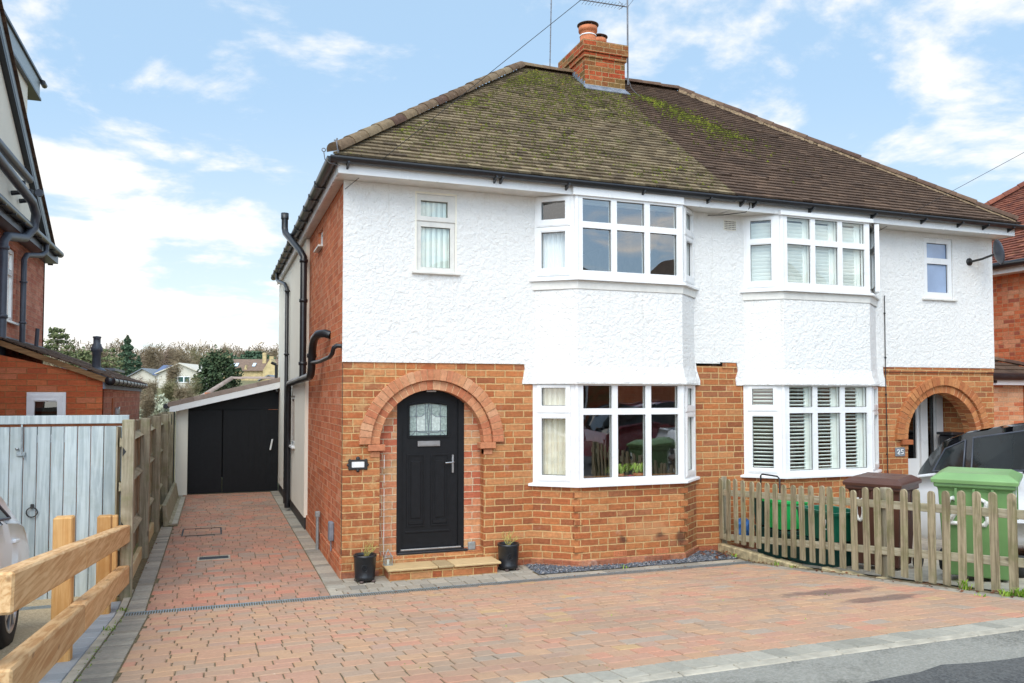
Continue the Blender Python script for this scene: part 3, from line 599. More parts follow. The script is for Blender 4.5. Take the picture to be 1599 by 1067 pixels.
# ---------------------------------------------------------------- the pair of houses
ML=[lin((196,150,90))]
def build_house(side):
    mir=side=='R'; X=(lambda x:MX(x)) if mir else (lambda x:x)
    T=thing('semi_detached_house',((X(2.3)),.0,0),
        'left half of the white and brick pair, with black arched front door and mossy roof' if not mir else 'right half of the white pair, with brown roof, white shutters and 25 plaque','house','semi-detached pair')
    acx=.967 if not mir else 8.262; r_in=.577 if not mir else .635; r_o=.68 if not mir else .74; r_x=.802 if not mir else .86; zs=1.38 if not mir else 1.30
    x0,x1=(0,4.62) if not mir else (4.6205,9.24)
    # front wall
    b=MB(); hole=arch_pts(acx,zs,r_o)+[(acx-r_o,zs),(acx-r_in,zs),(acx-r_in,-.05),(acx+r_in,-.05),(acx+r_in,zs)]
    hole=arch_pts(acx,zs,r_o)[:-1]+[(acx-r_o,zs),(acx-r_in,zs),(acx-r_in,-.03),(acx+r_in,-.03),(acx+r_in,zs)]
    bh=rect(X(2.20) if not mir else X(4.20),X(4.20) if not mir else X(2.20),.95,2.03)
    b.slab(rect(x0,x1,-.12,2.262),[hole,bh],XZ(0),0,.11)
    b.build('brick_wall',M['brick_arch_wall'] if False else M['brick_front'],T)
    # wall behind the arch
    b=MB()
    if not mir:
        b.slab(rect(.2,1.75,-.1,2.20),[rect(.598,1.358,.185,2.04)],XZ(.125),0,.1); b.build('porch_wall',M['brick_back'],T)
        b=MB(); b.slab(rect(acx-r_in+.002,acx+r_in-.002,-.1,.183),[],XZ(.02),0,.105); b.build('threshold_wall',M['brick_front'],T)
    else:
        b.box(acx+r_in+.02,acx+r_in+.16,.11,1.6,0,2.3); b.build('porch_wall',M['brick_front'],T); b=MB(); b.box(acx-r_in-.16,acx-r_in-.06,.11,1.6,0,2.3); b.build('porch_wall',M['brick_front'],T)
        b=MB(); b.slab(rect(7.4,9.1,0,2.3),[arch_pts(acx,zs,r_in+.0)[:-1]+[(acx-r_in,zs),(acx-r_in,-.1+.12),(acx+r_in,.02)]],XZ(.11),.002,.10); b.build('arch_inner_wall',M['brick_front'],T)
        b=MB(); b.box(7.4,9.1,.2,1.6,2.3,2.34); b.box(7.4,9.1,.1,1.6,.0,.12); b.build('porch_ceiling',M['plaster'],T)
    # arch rings
    vm=M['voussoir'] if not mir else M['voussoir_tan']
    a=MB(); ring(a,acx,zs,r_in,r_o-.004,-.008,.118,26 if not mir else 28); ring(a,acx,zs,r_o,r_x,-.045,.05,32 if not mir else 34)
    ar=a.build('arch',vm,T,bevel=.004)
    m_=MB(); fillring(m_,acx,zs,r_in+.004,r_o-.006,-.002,.115); fillring(m_,acx,zs,r_o+.002,r_x-.006,-.036,-.002); m_.build('mortar',M['mortar_light'],ar)
    # impost bricks
    for sgn in (-1,1):
        i_=MB(); e=acx+sgn*r_in
        for (w0,w1,zt,h,yp) in ((-.05,.13,zs-.004,.065,-.05),(.0,.10,zs-.075,.062,-.012)):
            a_,c_=sorted((e+sgn*w0,e+sgn*w1)); i_.rnd=random.random(); i_.box(a_,c_,yp,.08,zt-h,zt,.004)
        i_.build('impost',vm,T)
    # side wall
    b=MB(); xs=0 if not mir else 9.24
    ax,bx=(xs,xs+.11) if not mir else (xs-.11,xs)
    if not mir:
        b.slab(rect(.111,8.6,-.12,EZ),[rect(1.82,2.28,3.80,4.03)],YZ(0),0,.11); b.build('side_wall',M['brick_side'],T)
        b=MB(); b.box(-.001,.14,-.003,.11,-.12,2.255); 
        b=MB(); b.slab(rect(3.32,8.6,.17,EZ-.01),[rect(4.85,5.75,1.08,1.9)],YZ(-.05),0,.049); b.build('cream_render',M['render_cream'],T)
        b=MB(); b.box(-.02,-.001,0.0,3.32,-.05,.20,.0); b.build('plinth',M['brick_side'],T)
        b=MB(); b.box(-.04,-.001,3.33,8.3,-.05,.168); b.build('lower_plinth',M['black_iron'],T)
    else:
        b.box(xs-.11,xs,.111,8.6,-.12,EZ); b.build('side_wall',M['brick_side'],T)
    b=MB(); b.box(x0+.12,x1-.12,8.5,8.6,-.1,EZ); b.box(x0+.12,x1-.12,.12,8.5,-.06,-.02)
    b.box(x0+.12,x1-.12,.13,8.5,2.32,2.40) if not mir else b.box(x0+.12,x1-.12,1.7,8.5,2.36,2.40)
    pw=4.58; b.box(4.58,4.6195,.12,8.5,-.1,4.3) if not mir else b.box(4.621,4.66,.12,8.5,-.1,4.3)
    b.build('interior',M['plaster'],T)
    # white roughcast, real surface relief on a grid
    holes=[(rect(.775,1.205,3.245,4.085) if not mir else rect(7.965,8.49,3.255,4.10)),
           rect(X(2.22) if not mir else X(4.18),X(4.18) if not mir else X(2.22),3.20,4.13)]
    if not mir: out=[(-.012,2.246),(2.02,2.250),(2.03,2.2),(2.0,2.05),(2.0,2.026),(4.33,2.026),(4.33,2.08),(4.285,2.20),(4.27,2.292),(4.6195,2.292),(4.6195,EZ),(-.012,EZ)]
    else: out=[(4.6205,2.31),(4.87,2.305),(4.885,2.2),(4.85,2.10),(4.86,2.022),(7.26,2.022),(7.25,2.08),(7.21,2.18),(7.20,2.285),(9.252,2.29),(9.252,EZ),(4.6205,EZ)]
    b=MB(); b.slab(out,holes,XZ(-.016),0,.015); r_=b.build('roughcast',M['render_white'],T)
    b=MB(); loft_bay(b,[(.050,2.026),(.052,2.045),(.026,2.12),(.006,2.22),(.0,2.5),(.0,3.205)],mir); b.build('bay_apron',M['render_white'],T)
    # brick course above the ground floor wall
    if mir:
        b=MB(); b.box(4.88,4.66,0,0,0,0) if False else None
        b=MB(); b.box(7.212,9.243,-.012,-.0005,2.222,2.284); b.box(4.66,4.86,-.012,-.0005,2.235,2.30); b.build('brick_course',M['brick_front'],T)
        b=MB(); b.tube([(7.225,-.02,2.215),(9.245,-.02,2.222)],.004,6); b.build('telephone_cable',M['black_plastic'],T)
    # bay brick base
    b=MB(); loft_bay(b,[(.0,.02),(.0,.905)],mir); bb=b.build('bay_base',M['brick_front'],T)
    q=MB(); loft_bay(q,[(.022,-.05),(.024,.062),(.004,.070)],mir); q.build('bay_plinth',M['plinth_red'],T)
    q=MB()
    for (a_,c_) in (((.0,acx-r_in-.004),(acx+r_in+.004,2.10),(4.30,4.62)) if not mir else ((4.621,4.94),(7.14,acx-r_in-.004),(acx+r_in+.004,9.24))): q=MB(); q.box(a_,c_,-.010,-.0008,-.05,.058); q.build('plinth_course',M['plinth_red'],T)
    if not mir:
        q=MB()
        for xx in (.436,):
            [q.box(xx,xx+.004,-.0022,-.0006,.22+k*.15,.22+k*.15+random.uniform(.08,.149)) for k in range(7)]
        q.build('jamb_line',M['plaque_white'],T)
    q=MB()
    for k in range(5):
        for c in (1,2):
            p=Vector(bay_poly(0,0,mir)[c]+(0,)); q.rnd=.5
            q.box(p.x-.05,p.x+.05,p.y-.012,p.y+.06,.16+k*.15,.222+k*.15,.003)
    q.build('quoin_bricks',M['brick_front'],T)
    if not mir:
        for xx in (2.98,3.52):
            v=MB(); v.slab(rect(xx,xx+.16,.085,.145),[rect(xx+.012+i*.0205,xx+.024+i*.0205,.093+j*.017,.104+j*.017) for i in range(7) for j in range(3)],XZ(BY-.006),0,.006); vb=v.build('air_brick',M['terracotta'],T)
    # bay windows
    for lvl,(z0,z1,tz0,tz1,pz) in enumerate(((.905,2.03,1.679,1.751,(.972,2.008)),(3.215,4.16,3.788,3.861,(3.306,4.122)))):
        bp=bay_poly(-.0,-.0,mir); fr='upvc' if lvl==0 else 'upvc'
        A,Bp,Cp,D=[Vector(p+(0,)) for p in bp]
        # front
        wl=(Cp-Bp).length; s0=.055
        cw=(wl-2*.065-2*.072)/3; panes=[]
        for k in range(3):
            a=.065+k*(cw+.072); panes+=[(a,a+cw,pz[0],tz0),(a,a+cw,tz1,pz[1])]
        f0,fn=window(T,bp[1],(1,0),wl,z0,z1,panes,(),.07,'bay_window',fr,('glass_clear' if mir else 'glass'))
        # angled lights
        for which,(P,Q) in (('l',(A,Bp)),('r',(Cp,D))):
            u=(Q-P); L=u.length; u.normalize()
            opened=mir and lvl==1 and which=='r'
            sl=.035; e0=.05 if which=='l' else .085; e1=.085 if which=='l' else .05
            if opened: panes=[(e0-.03,L-e1+.03,pz[0]-.03,pz[1]+.01)]; sa=()
            else:
                ss=.055
                if mir and lvl==1: panes=[(e0+ss,L-e1-ss,pz[0]+.02,tz0),(e0+ss,L-e1-ss,tz1,pz[1]-.03)]; sa=((e0,L-e1,z0+.035,z1-.03),)
                else: panes=[(e0+ss,L-e1-ss,pz[0]+.03,tz0-.04),(e0+ss,L-e1-ss,tz1+.03,pz[1]-.025)]; sa=((e0,L-e1,z0+.035,tz0+.015),(e0,L-e1,tz0+.022,z1-.015))
            window(T,(P.x,P.y),(u.x,u.y),L,z0,z1,panes,sa,.07,'bay_side_window',fr,'glass_clear')
            if opened:
                th=rd(15); n_=Vector((u.y,-u.x,0)); hp=P+u*(e0)+n_*.012
                # hinged on the house side, swung outwards
                hp=Q-u*(e1)+n_*.015; du=(-u*math.cos(th)+n_*math.sin(th)).normalized(); W=L-e0-e1
                window(T,(hp+du*W)[:2],(-du.x,-du.y),W,z0+.035,z1-.03,[(.045,W-.045,pz[0]+.02,tz0),(.045,W-.045,tz1,pz[1]-.04)],(),.055,'open_casement',fr,'glass')
        # corner posts and sill
        for c in (Bp,Cp): b=MB(); b.lathe([(.034,z0+.001),(.034,z1-.001)],(c.x,c.y+.028,0),Z3,10); b.build('corner_post',M[fr],T)
        b=MB(); loft_bay(b,[(.045,z0-.028),(.055,z0-.026),(.055,z0-.004),(.045,z0+.004),(-.01,z0+.012)],mir,-.001 if lvl==0 else -.018); b.build('sill',M['upvc'],T)
        if lvl==1:
            b=MB(); loft_bay(b,[(.004,z0-.125),(.010,z0-.12),(.010,z0-.03)],mir,-.017,False); b.build('apron_board',M['upvc_aged'],T)
    # small window upstairs
    if not mir:
        fr,fn=window(T,(.775,.002),(1,0),.43,3.245,4.085,[(.005+.045,.43-.05,3.29,3.735),(.045,.43-.05-.03,3.845,4.02)],(),.06,'window','upvc_aged','glass_clear')
        fr,fn=window(T,(.775,.002),(1,0),.43,3.245,4.085,[],(),.001,'window') if False else (fr,fn)
        b=MB(); b.slab(rect(.0,.43,3.795,4.083),[rect(.045,.35,3.845,4.02)],fn,-.014,-.001); b.build('sash',M['upvc_aged'],fr,bevel=.002)
        b=MB(); b.box(.72,1.26,-.055,.0,3.212,3.238,.004); b.build('sill',M['upvc_aged'],fr)
        b=MB(); b.slab(rect(.755,1.225,3.24,4.11),[rect(.775,1.205,3.2401,4.09)],XZ(-.02),0,.004); b.build('window_reveal',M['render_cream'],T)
        bl=MB()
        for k in range(7):
            xx=.775+k*.062; bl.add([(xx,.058,3.25),(xx+.030,.050,3.25),(xx+.066,.070,3.25),(xx+.066,.070,4.07),(xx+.030,.050,4.07),(xx,.058,4.07)],[(0,1,4,5),(1,2,3,4)])
        bl.build('vertical_blind',M['blind'],fr)
    else:
        fr,fn=window(T,(7.965,.002),(1,0),.525,3.255,4.10,[(.07,.455,3.34,3.74),(.07,.455,3.82,4.03)],(),.06,'window','upvc','glass_blue')
        b=MB(); b.box(7.91,8.54,-.05,.0,3.222,3.25,.004); b.build('sill',M['upvc_aged'],fr)
    # eaves
    e=.30; xa,xb=(-.11,4.62) if not mir else (4.6205,9.35)
    b=MB(); b.box(xa,xb,-.30,-.278,EZ-.005,EZ+.155)
    if not mir: b.box(-.11,-.09,-.2775,8.45,EZ-.005,EZ+.155)
    else: b.box(9.33,9.35,-.2775,8.45,EZ-.005,EZ+.155)
    bxa,bxb=(BX[1]-.06,BX[2]+.02) if not mir else (MX(BX[2]+.05),MX(BX[1]-.06))
    b.box(bxa,bxb,-.345,-.3005,EZ-.012,EZ+.12) if not mir else b.box(bxa,bxb,-.352,-.3005,EZ-.02,EZ+.03)
    b.build('fascia',M['upvc'],T)
    b=MB()
    n=8
    for k in range(5): b.box(xa+.02,xb,-.276+k*.056,-.276+k*.056+.052,EZ+.002,EZ+.012)
    if mir or True:
        xx0,xx1=(-.088,-.001) if not mir else (9.241,9.328)
        y=.02
        while y<8.4: b.box(xx0,xx1,y,y+.052,EZ+.001,EZ+.009); y+=.056
    b.build('soffit',M['upvc_aged'],T)
    # roof
    RX=3.2; ea=(-.17,-.33,4.33); s=.770; sl=math.sqrt(1+s*s); rid=3.2
    if not mir: polyf=[(0,0),(4.81,0),(4.81,(rid+.33)*sl),(rid+.17,(rid+.33)*sl)]; O=(-.17,-.33,4.33)
    else: polyf=[(0,0),(4.79,0),(4.79-(rid+.17),(rid+.33)*sl),(0,(rid+.33)*sl)]; O=(4.642,-.33,4.33)
    b=MB(); tiled(b,O,(1,0,0),(0,1,s),polyf)
    rf=b.build('roof',M['tile_mossy'] if not mir else M['tile_brown'],T,recalc=False)
    rz=4.33+s*(rid+.33)
    b=MB()
    if not mir:
        b.poly((-.17,-.33,4.32),(-.17,8.5,4.32),(3.2,5.1,rz-.01),(3.2,3.2,rz-.01)); b.poly((-.17,8.5,4.32),(4.62,8.5,4.32),(4.62,5.1,rz-.01),(3.2,5.1,rz-.01)); b.poly((3.2,3.2,rz-.01),(3.2,5.1,rz-.01),(4.62,5.1,rz-.01),(4.62,3.2,rz-.01)); b.poly((-.17,-.33,4.315),(4.62,-.33,4.315),(4.62,3.2,rz-.02),(3.2,3.2,rz-.02))
    else:
        b.poly((9.41,-.33,4.32),(9.41,8.5,4.32),(6.04,5.1,rz-.01),(6.04,3.2,rz-.01)); b.poly((9.41,8.5,4.32),(4.62,8.5,4.32),(4.62,5.1,rz-.01),(6.04,5.1,rz-.01)); b.poly((6.04,3.2,rz-.01),(6.04,5.1,rz-.01),(4.62,5.1,rz-.01),(4.62,3.2,rz-.01)); b.poly((9.41,-.33,4.315),(4.62,-.33,4.315),(4.62,3.2,rz-.02),(6.04,3.2,rz-.02))
    b.build('roof_slopes',M['tile_brown'],T)
    b=MB(); hx=-.17 if not mir else 9.41
    hip_run(b,(hx+(.02 if not mir else -.02),-.30,4.375),(3.2 if not mir else 6.04,3.2,rz+.035),.088 if not mir else .070,.29)
    hip_run(b,(3.2 if not mir else 6.04,3.2,rz+.03),(4.62,3.2,rz+.03),.075,.3)
    b.build('ridge_tiles',M['ridge_tile'] if not mir else M['ridge_brown'],T)
    if mir:
        b=MB(); A=Vector((9.36,-.31,4.37)); B_=Vector((6.03,3.13,rz+.02)); n=70; dn=Vector((-.72,-.55,-.42)).normalized()
        for k in range(n):
            P=A.lerp(B_,k/n);Q=A.lerp(B_,(k+1)/n); wd=.055+random.uniform(-.025,.03); v0,v1=P+dn*wd,Q+dn*wd
            for v in (v0,v1): v.z=4.33+.77*(v.y+.33)+.028
            b.add([P+Z3*.02,Q+Z3*.02,v1,v0,P-Z3*.12,Q-Z3*.12],[(0,1,2,3),(0,4,5,1)])
        b.build('hip_mortar',M['bedding'],T)
    # gutter
    gb_=MB(); gy=-.36; gzz=4.30
    def gutter(b,A,B_,r=.058):
        A,B_=Vector(A),Vector(B_); d=(B_-A).normalized(); sd=d.cross(Z3).normalized(); P=[]
        for c in (A,B_):
            for k in range(9): a=math.pi+math.pi*k/8; P.append(c+sd*math.cos(a)*r+Z3*math.sin(a)*r)
            for k in range(9): a=2*math.pi-math.pi*k/8; P.append(c+sd*math.cos(a)*(r-.006)+Z3*math.sin(a)*(r-.006))
        b.smooth=True; b.add(P,[(k,(k+1)%18,18+(k+1)%18,18+k) for k in range(18)]); b.smooth=False; b.add(P[:9],[tuple(range(9))]); b.add(P[18:27],[tuple(range(9))])
    ga,gbx=(-.20,4.62) if not mir else (4.6205,9.44)
    gutter(gb_,(ga,gy,gzz),(gbx,gy,gzz-.008)); gu=gb_.build('gutter',M['black_plastic'],T)
    gb_=MB(); gx=-.17 if not mir else 9.41; gutter(gb_,(gx,-.36,gzz),(gx,8.5,gzz)); gs=gb_.build('side_gutter',M['black_plastic'],T)
    xk=[-.03,1.55,1.62,2.4,3.35,4.25] if not mir else [4.72,4.9,5.75,6.75,7.6,8.25,8.72,9.2]
    for x in xk:
        br=MB(); br.add([(x,gy-.05,gzz-.045),(x+.022,gy-.05,gzz-.045),(x+.022,-.301,gzz-.045),(x,-.301,gzz-.045),(x,-.301,gzz-.105),(x+.022,-.301,gzz-.105),(x,gy-.05,gzz-.062),(x+.022,gy-.05,gzz-.062)],[(0,1,2,3),(0,3,4,6),(1,7,5,2),(4,5,7,6),(0,6,7,1)]); br.build('gutter_bracket',M['black_plastic'],gu)
    if not mir:
        y=.7
        while y<8.4: br=MB(); br.box(-.232,-.111,y,y+.03,gzz-.066,gzz-.05); br.box(-.236,-.226,y,y+.03,gzz-.06,gzz+.01); br.build('gutter_bracket',M['black_plastic'],gs); y+=.62
    return T
HL=build_house('L'); HR=build_house('R')
# moss cushions on the slope
def moss_on(parent,n,xs,fn,name='moss'):
    b=MB(); s=.770; sl=math.sqrt(1+s*s)
    for _ in range(n):
        x,t,sz=fn();
        row=round(t*sl/.1)*.1/sl
        p=Vector((x,-.33+row,4.33+s*row+.022)); b.rnd=random.random(); r=sz*random.uniform(.6,1.3)
        n_=6; P=[]
        for k in range(n_): a=2*math.pi*k/n_; q=random.uniform(.7,1.3)*r; P.append(p+Vector((math.cos(a)*q*1.5,math.sin(a)*q*.5/1.2,math.sin(a)*q*.5*.77-.006)))
        P.append(p+Vector((0,-.2*r,.7*r)))
        b.smooth=False; b.add(P,[(k,(k+1)%n_,n_) for k in range(n_)])
    return b.build(name,M['moss'],parent)
def fL():
    while True:
        t=random.random()**.8*3.45; x=random.uniform(t-.1,4.62)
        if random.random()<.25: x=t-.02+abs(random.gauss(0,.10))
        k=mnoise.noise(Vector((x*.9,t*1.1,2)))+.35*(x/4.6)*(t/3.4)
        if k>-.25+random.random()*.6: return x,t,random.uniform(.009,.021)
moss_on(HL,8500,None,fL)
def fR():
    f=random.random()**.8; t=3.05-f*1.35; x=4.98+f*1.0+random.gauss(0,.15)
    if random.random()<.25: x+=random.gauss(0,.3); t-=abs(random.gauss(0,.4))
    return (max(4.66,x),min(3.4,max(.1,t)),random.uniform(.012,.025))
moss_on(HR,2600,None,fR)
def fR2():
    x=random.uniform(4.66,5.9); t=random.uniform(2.0,3.4)
    return x,t,random.uniform(.008,.018)
# ---------------------------------------------------------------- front door
acx=.967
dr=MB(); fnD=XZ(.150)
glz=[(.745,1.453),(1.175,1.453),(1.175,1.79),(1.10,1.806),(1.03,1.813),(.96,1.815),(.89,1.813),(.82,1.806),(.745,1.79)]
dr.slab(rect(.655,1.290,.235,1.97),[glz],fnD,0,.045)
door=dr.build('front_door',M['black_paint'],HL,bevel=.002)
fr=MB(); fr.slab(rect(.600,1.356,.187,2.038),[rect(.654,1.291,.2350,1.971)],XZ(.128),0,.075); fr.build('door_frame',M['black_paint'],door,bevel=.003)
p=MB()
def molding(b,loop,w,d,y):
    n=len(loop); c=(sum(q[0] for q in loop)/n,sum(q[1] for q in loop)/n)
    inn=[(q[0]+(c[0]-q[0])*w/max(.05,abs(c[0]-q[0])+1e-6) if abs(c[0]-q[0])>.02 else q[0],q[1]+math.copysign(w,c[1]-q[1])) for q in loop]
    b.slab(loop,[inn],XZ(y),-d,0)
molding(p,[(.725,1.435),(1.195,1.435),(1.195,1.80),(1.10,1.825),(.96,1.834),(.82,1.825),(.725,1.80)],.018,.012,.1495)
for a,c in ((.715,.915),(.985,1.185)):
    molding(p,rect(a,c,.47,1.255),.016,.010,.1495); p.box(a+.045,c-.045,.140,.1495,.56,1.18,.006); p.box(a+.02,c-.02,.1425,.1495,.495,.53,.002)
p.box(.70,1.20,.142,.1495,.40,.425,.004)
p.build('door_panels',M['black_paint'],door,bevel=.002)
gl=MB(); gl.slab([(.75,1.458),(1.17,1.458),(1.17,1.785),(.96,1.81),(.75,1.785)],[],XZ(.172),0,.004); gl.build('leaded_glass',M['glass_frost'],door)
gl=MB()
for s_ in (-1,1): gl.slab([(.96+s_*.035,1.505),(.96+s_*.035,1.69),(.96+s_*.075,1.672),(.96+s_*.125,1.665),(.96+s_*.135,1.66),(.96+s_*.135,1.505)],[],XZ(.170),0,.0015)
gl.build('clear_pane',M['glass_frost_light'],door)
ld=MB()
for L in ([(.75,1.505),(1.17,1.505)],[(.925,1.505),(.925,1.81)],[(.995,1.505),(.995,1.81)],[(.825,1.458),(.825,1.80)],[(1.095,1.458),(1.095,1.80)],[(.96,1.458),(.96,1.515),(.978,1.70),(.96,1.81)],[(.96,1.515),(.945,1.70),(.96,1.81)],[(.75,1.66),(.80,1.665),(.825,1.66),(.88,1.665),(.925,1.70)],[(1.17,1.66),(1.12,1.665),(1.095,1.66),(1.04,1.665),(.995,1.70)],[(.81,1.70),(.825,1.65),(.84,1.70),(.825,1.75),(.81,1.70)],[(1.08,1.70),(1.095,1.65),(1.11,1.70),(1.095,1.75),(1.08,1.70)],[(.77,1.458),(.80,1.49),(.825,1.52),(.85,1.49),(.94,1.49),(.96,1.458)],[(1.15,1.458),(1.12,1.49),(1.095,1.52),(1.07,1.49),(.98,1.49),(.96,1.458)]):
    ld.tube([(x,.1685,z) for x,z in L],.0032,5)
ld.build('lead_cames',M['lead'],door)
lb=MB(); lb.box(.832,1.085,.132,.149,1.338,1.398,.004); lb.box(.85,1.067,.1275,.1325,1.35,1.386,.004); lb.build('letter_box',M['steel'],door)
hd=MB(); hd.box(1.221,1.244,.132,.149,1.04,1.24,.005); hd.tube([(1.232,.134,1.16),(1.232,.098,1.16),(1.222,.092,1.16),(1.135,.094,1.155)],.0085,8); hd.build('handle',M['steel'],door)
sw=MB(); sw.box(.60,1.39,.075,.127,.178,.208,.008); sw.box(.62,1.335,.085,.128,.2085,.222,.003); sw.build('threshold',M['black_plastic'],door)
sw=MB(); sw.box(.64,1.315,.095,.13,.2225,.238,.003); sw.build('weather_bar',M['steel'],door)
b=MB(); b.box(.92,1.03,.10,.123,1.935,1.952,.003); b.build('porch_lamp',M['steel'],HL)
# neighbour porch door
b=MB(); cx=8.262
win=window(HR,(7.55,.60),(1,0),1.40,.12,2.28,[(.10,.87,.98,2.16),(1.06,1.22,.90,2.05)],(),.06,'porch_door_frame','upvc','glass_dark')[0]
b=MB(); b.slab(rect(8.47,8.90,.16,2.22),[rect(8.60,8.78,.87,2.08)],XZ(.595),-.03,0); b.box(8.61,8.77,.598,.599,.88,2.07) if False else None; b.build('door_leaf',M['upvc'],win,bevel=.004)
b=MB(); b.box(8.68,8.92,.22,.46,.60,1.33,.02); b.box(8.66,8.94,.20,.48,1.33,1.37,.01); tag(b.build('black_porch_box',M['black_plastic']),'black storage box standing inside the right brick porch','box')
# number plaques
t=thing('house_number_plaque',(7.50,-.01,1.12),'small grey square plaque reading 25 beside the right porch','plaque')
b=MB(); b.box(7.395,7.565,-.014,-.0005,1.075,1.195,.004); b.build('plate',M['slate'],t)
def strokes(b,segs,r,fn):
    for sg in segs: b.tube([fn(*q) for q in sg],r,6)
D2=[[(0,.8),(.1,.95),(.3,1),(.5,.92),(.55,.75),(.45,.5),(.1,.1),(0,0),(.6,0)]]; D5=[[(.55,1),(.08,1),(.04,.55),(.3,.6),(.52,.48),(.56,.25),(.42,.05),(.2,0),(.02,.08)]]; D3=[[(0,.9),(.25,1),(.5,.9),(.5,.68),(.2,.52)],[(.2,.52),(.5,.42),(.58,.2),(.4,0),(.15,0),(0,.12)]]
b=MB(); strokes(b,D2,.006,lambda u,v:(7.425+u*.07,-.016,1.105+v*.06)); strokes(b,D5,.006,lambda u,v:(7.49+u*.07,-.016,1.105+v*.06)); b.build('digits',M['plaque_white'],t)
t=thing('door_plaque',(.17,-.01,1.17),'small white name plaque in an ornate black frame left of the door arch','plaque')
b=MB(); b.box(.06,.26,-.016,-.0005,1.12,1.225,.004)
for (x,z,r) in ((.16,1.235,.022),(.06,1.17,.016),(.26,1.17,.016),(.16,1.11,.018),(.075,1.22,.012),(.245,1.22,.012),(.075,1.125,.012),(.245,1.125,.012)): b.lathe([(0,0),(r*.7,.002),(r,.010),(r,.014)],(x,-.016,z),(0,1,0),10)
b.build('frame',M['black_iron'],t); b=MB(); b.box(.095,.225,-.0195,-.0162,1.143,1.202,.002); b.build('plate',M['plaque_white'],t)
# ---------------------------------------------------------------- doorstep
t=thing('doorstep',(1.03,-.1,0),'low brick doorstep with buff stone slabs in front of the black door','doorstep')
b=MB(); b.box(.445,1.605,-.29,-.002,-.03,.098); b.build('brick_riser',M['brick_arch_wall'],t)
b=MB()
for i,(a,c) in enumerate(((.42,.945),(.953,1.115),(1.123,1.64))): b.rnd=(.05,.5,.98)[i]; b.box(a,c,-.325,-.004 if True else .12,.099,.123,.006)
for i,(a,c) in enumerate(((.42,.945),(.953,1.115),(1.123,1.64))): 
    a2,c2=max(a,.395),min(c,1.54); b.rnd=(.05,.5,.98)[i]
b.build('slabs',M['slab_stone'],t)
# ---------------------------------------------------------------- chimney (stands on the left half)
ch=MB(); cx0,cx1,cy0,cy1=4.08,4.78,2.72,3.62
ch.box(cx0,cx1,cy0,cy1,6.3,7.25); c1=ch.build('chimney',M['brick_chimney'],HL)
b=MB(); b.box(cx0-.022,cx1+.022,cy0-.022,cy1+.022,7.175,7.25-.001); b.box(cx0-.045,cx1+.045,cy0-.045,cy1+.045,7.251,7.44,.006); b.build('corbel',M['brick_chimney'],c1)
b=MB(); b.box(cx0-.012,cx1+.012,cy0-.012,cy0-.001,6.55,6.74); b.box(cx0-.012,cx1+.012,cy0-.06,cy0-.013,6.62,6.66)
for k in range(5): b.box(cx0-.013,cx0-.001,cy0+k*.09-.01,cy0+(k+1)*.09,6.60+k*.07,6.79+k*.07)
b.obox(Vector(((cx0+cx1)/2,cy0-.07,6.665)),Vector((1,0,0)),Vector((0,1,.77)),Vector((0,-.77,1)),(cx1-cx0)/2+.03,.07,.006)
b.build('lead_flashing',M['lead'],c1)
b=MB(); b.box(cx0+.05,cx1-.05,cy0+.05,cy1-.05,7.441,7.475,.01); b.build('flaunching',M['mortar'],c1)
for (x,y,r,h) in ((4.255,2.97,.138,.30),(4.62,3.32,.118,.31)):
    b=MB(); b.lathe([(r*.95,7.46),(r*.92,7.46+h*.5),(r*.9,7.46+h*.75),(r*1.08,7.46+h*.78),(r*1.1,7.46+h),(r*.8,7.46+h),(r*.78,7.46+h*.6)],(x,y,0),Z3,20); po=b.build('chimney_pot',M['terracotta'],c1)
    b=MB(); b.lathe([(0,7.46+h+.10),(r*.6,7.46+h+.085),(r*1.25,7.46+h+.045),(r*1.25,7.46+h+.035),(0,7.46+h+.06)],(x,y,0),Z3,20)
    for k in range(4): a=k*1.57; b.tube([(x+r*math.cos(a),y+r*math.sin(a),7.46+h-.01),(x+r*math.cos(a),y+r*math.sin(a),7.46+h+.05)],.008,5)
    b.build('cowl',M['cowl'],po)
    b=MB(); b.lathe([(r*.97,7.46+h*.52),(r*.98,7.46+h*.56),(r*.93,7.46+h*.58)],(x,y,0),Z3,20); b.build('white_band',M['plaque_white'],po)
# aerials
t=thing('tv_aerial',(4.85,2.8,6.9),'grey mast with a long yagi aerial strapped to the chimney corner','aerial')
b=MB(); b.tube([(4.865,2.78,6.85),(4.865,2.78,8.45)],.014,8); b.build('mast',M['galvmast'],t)
b=MB(); b.tube([(4.88,2.78,8.12),(4.05,2.86,8.14)],.009,6)
for k in range(13):
    q=Vector((4.80-k*.055,2.79+k*.006,8.125)); b.tube([q+Vector((-.005,-.10,0)),q+Vector((.005,.10,0))],.0035,4)
for sgn in (-1,1): b.tube([(4.87,2.78,8.12),(4.93,2.78-sgn*.12,8.22)],.004,4); b.tube([(4.80,2.79,8.13),(4.72,2.8,8.13+sgn*.07)],.004,4)
b.build('yagi',M['galvmast'],t); b=MB(); b.tube([(4.865,2.79,6.95),(4.80,2.79,6.93)],.012,6); b.tube([(4.87,2.78,6.96),(4.90,2.74,6.80),(4.97,2.70,6.70),(4.99,2.62,6.63)],.004,5); b.build('bracket',M['galvmast'],t)
t=thing('spare_mast',(3.64,3.1,7.0),'thin bare aerial mast behind the ridge left of the chimney','aerial')
b=MB(); b.tube([(3.73,3.3,6.95),(3.77,3.3,8.6)],.009,6)
for k in range(12): b.lathe([(.002,-.008),(.014,0),(.002,.008)],(3.732+k*.003,3.3,7.05+k*.13),Z3,6)
b.build('mast',M['galvmast'],t)
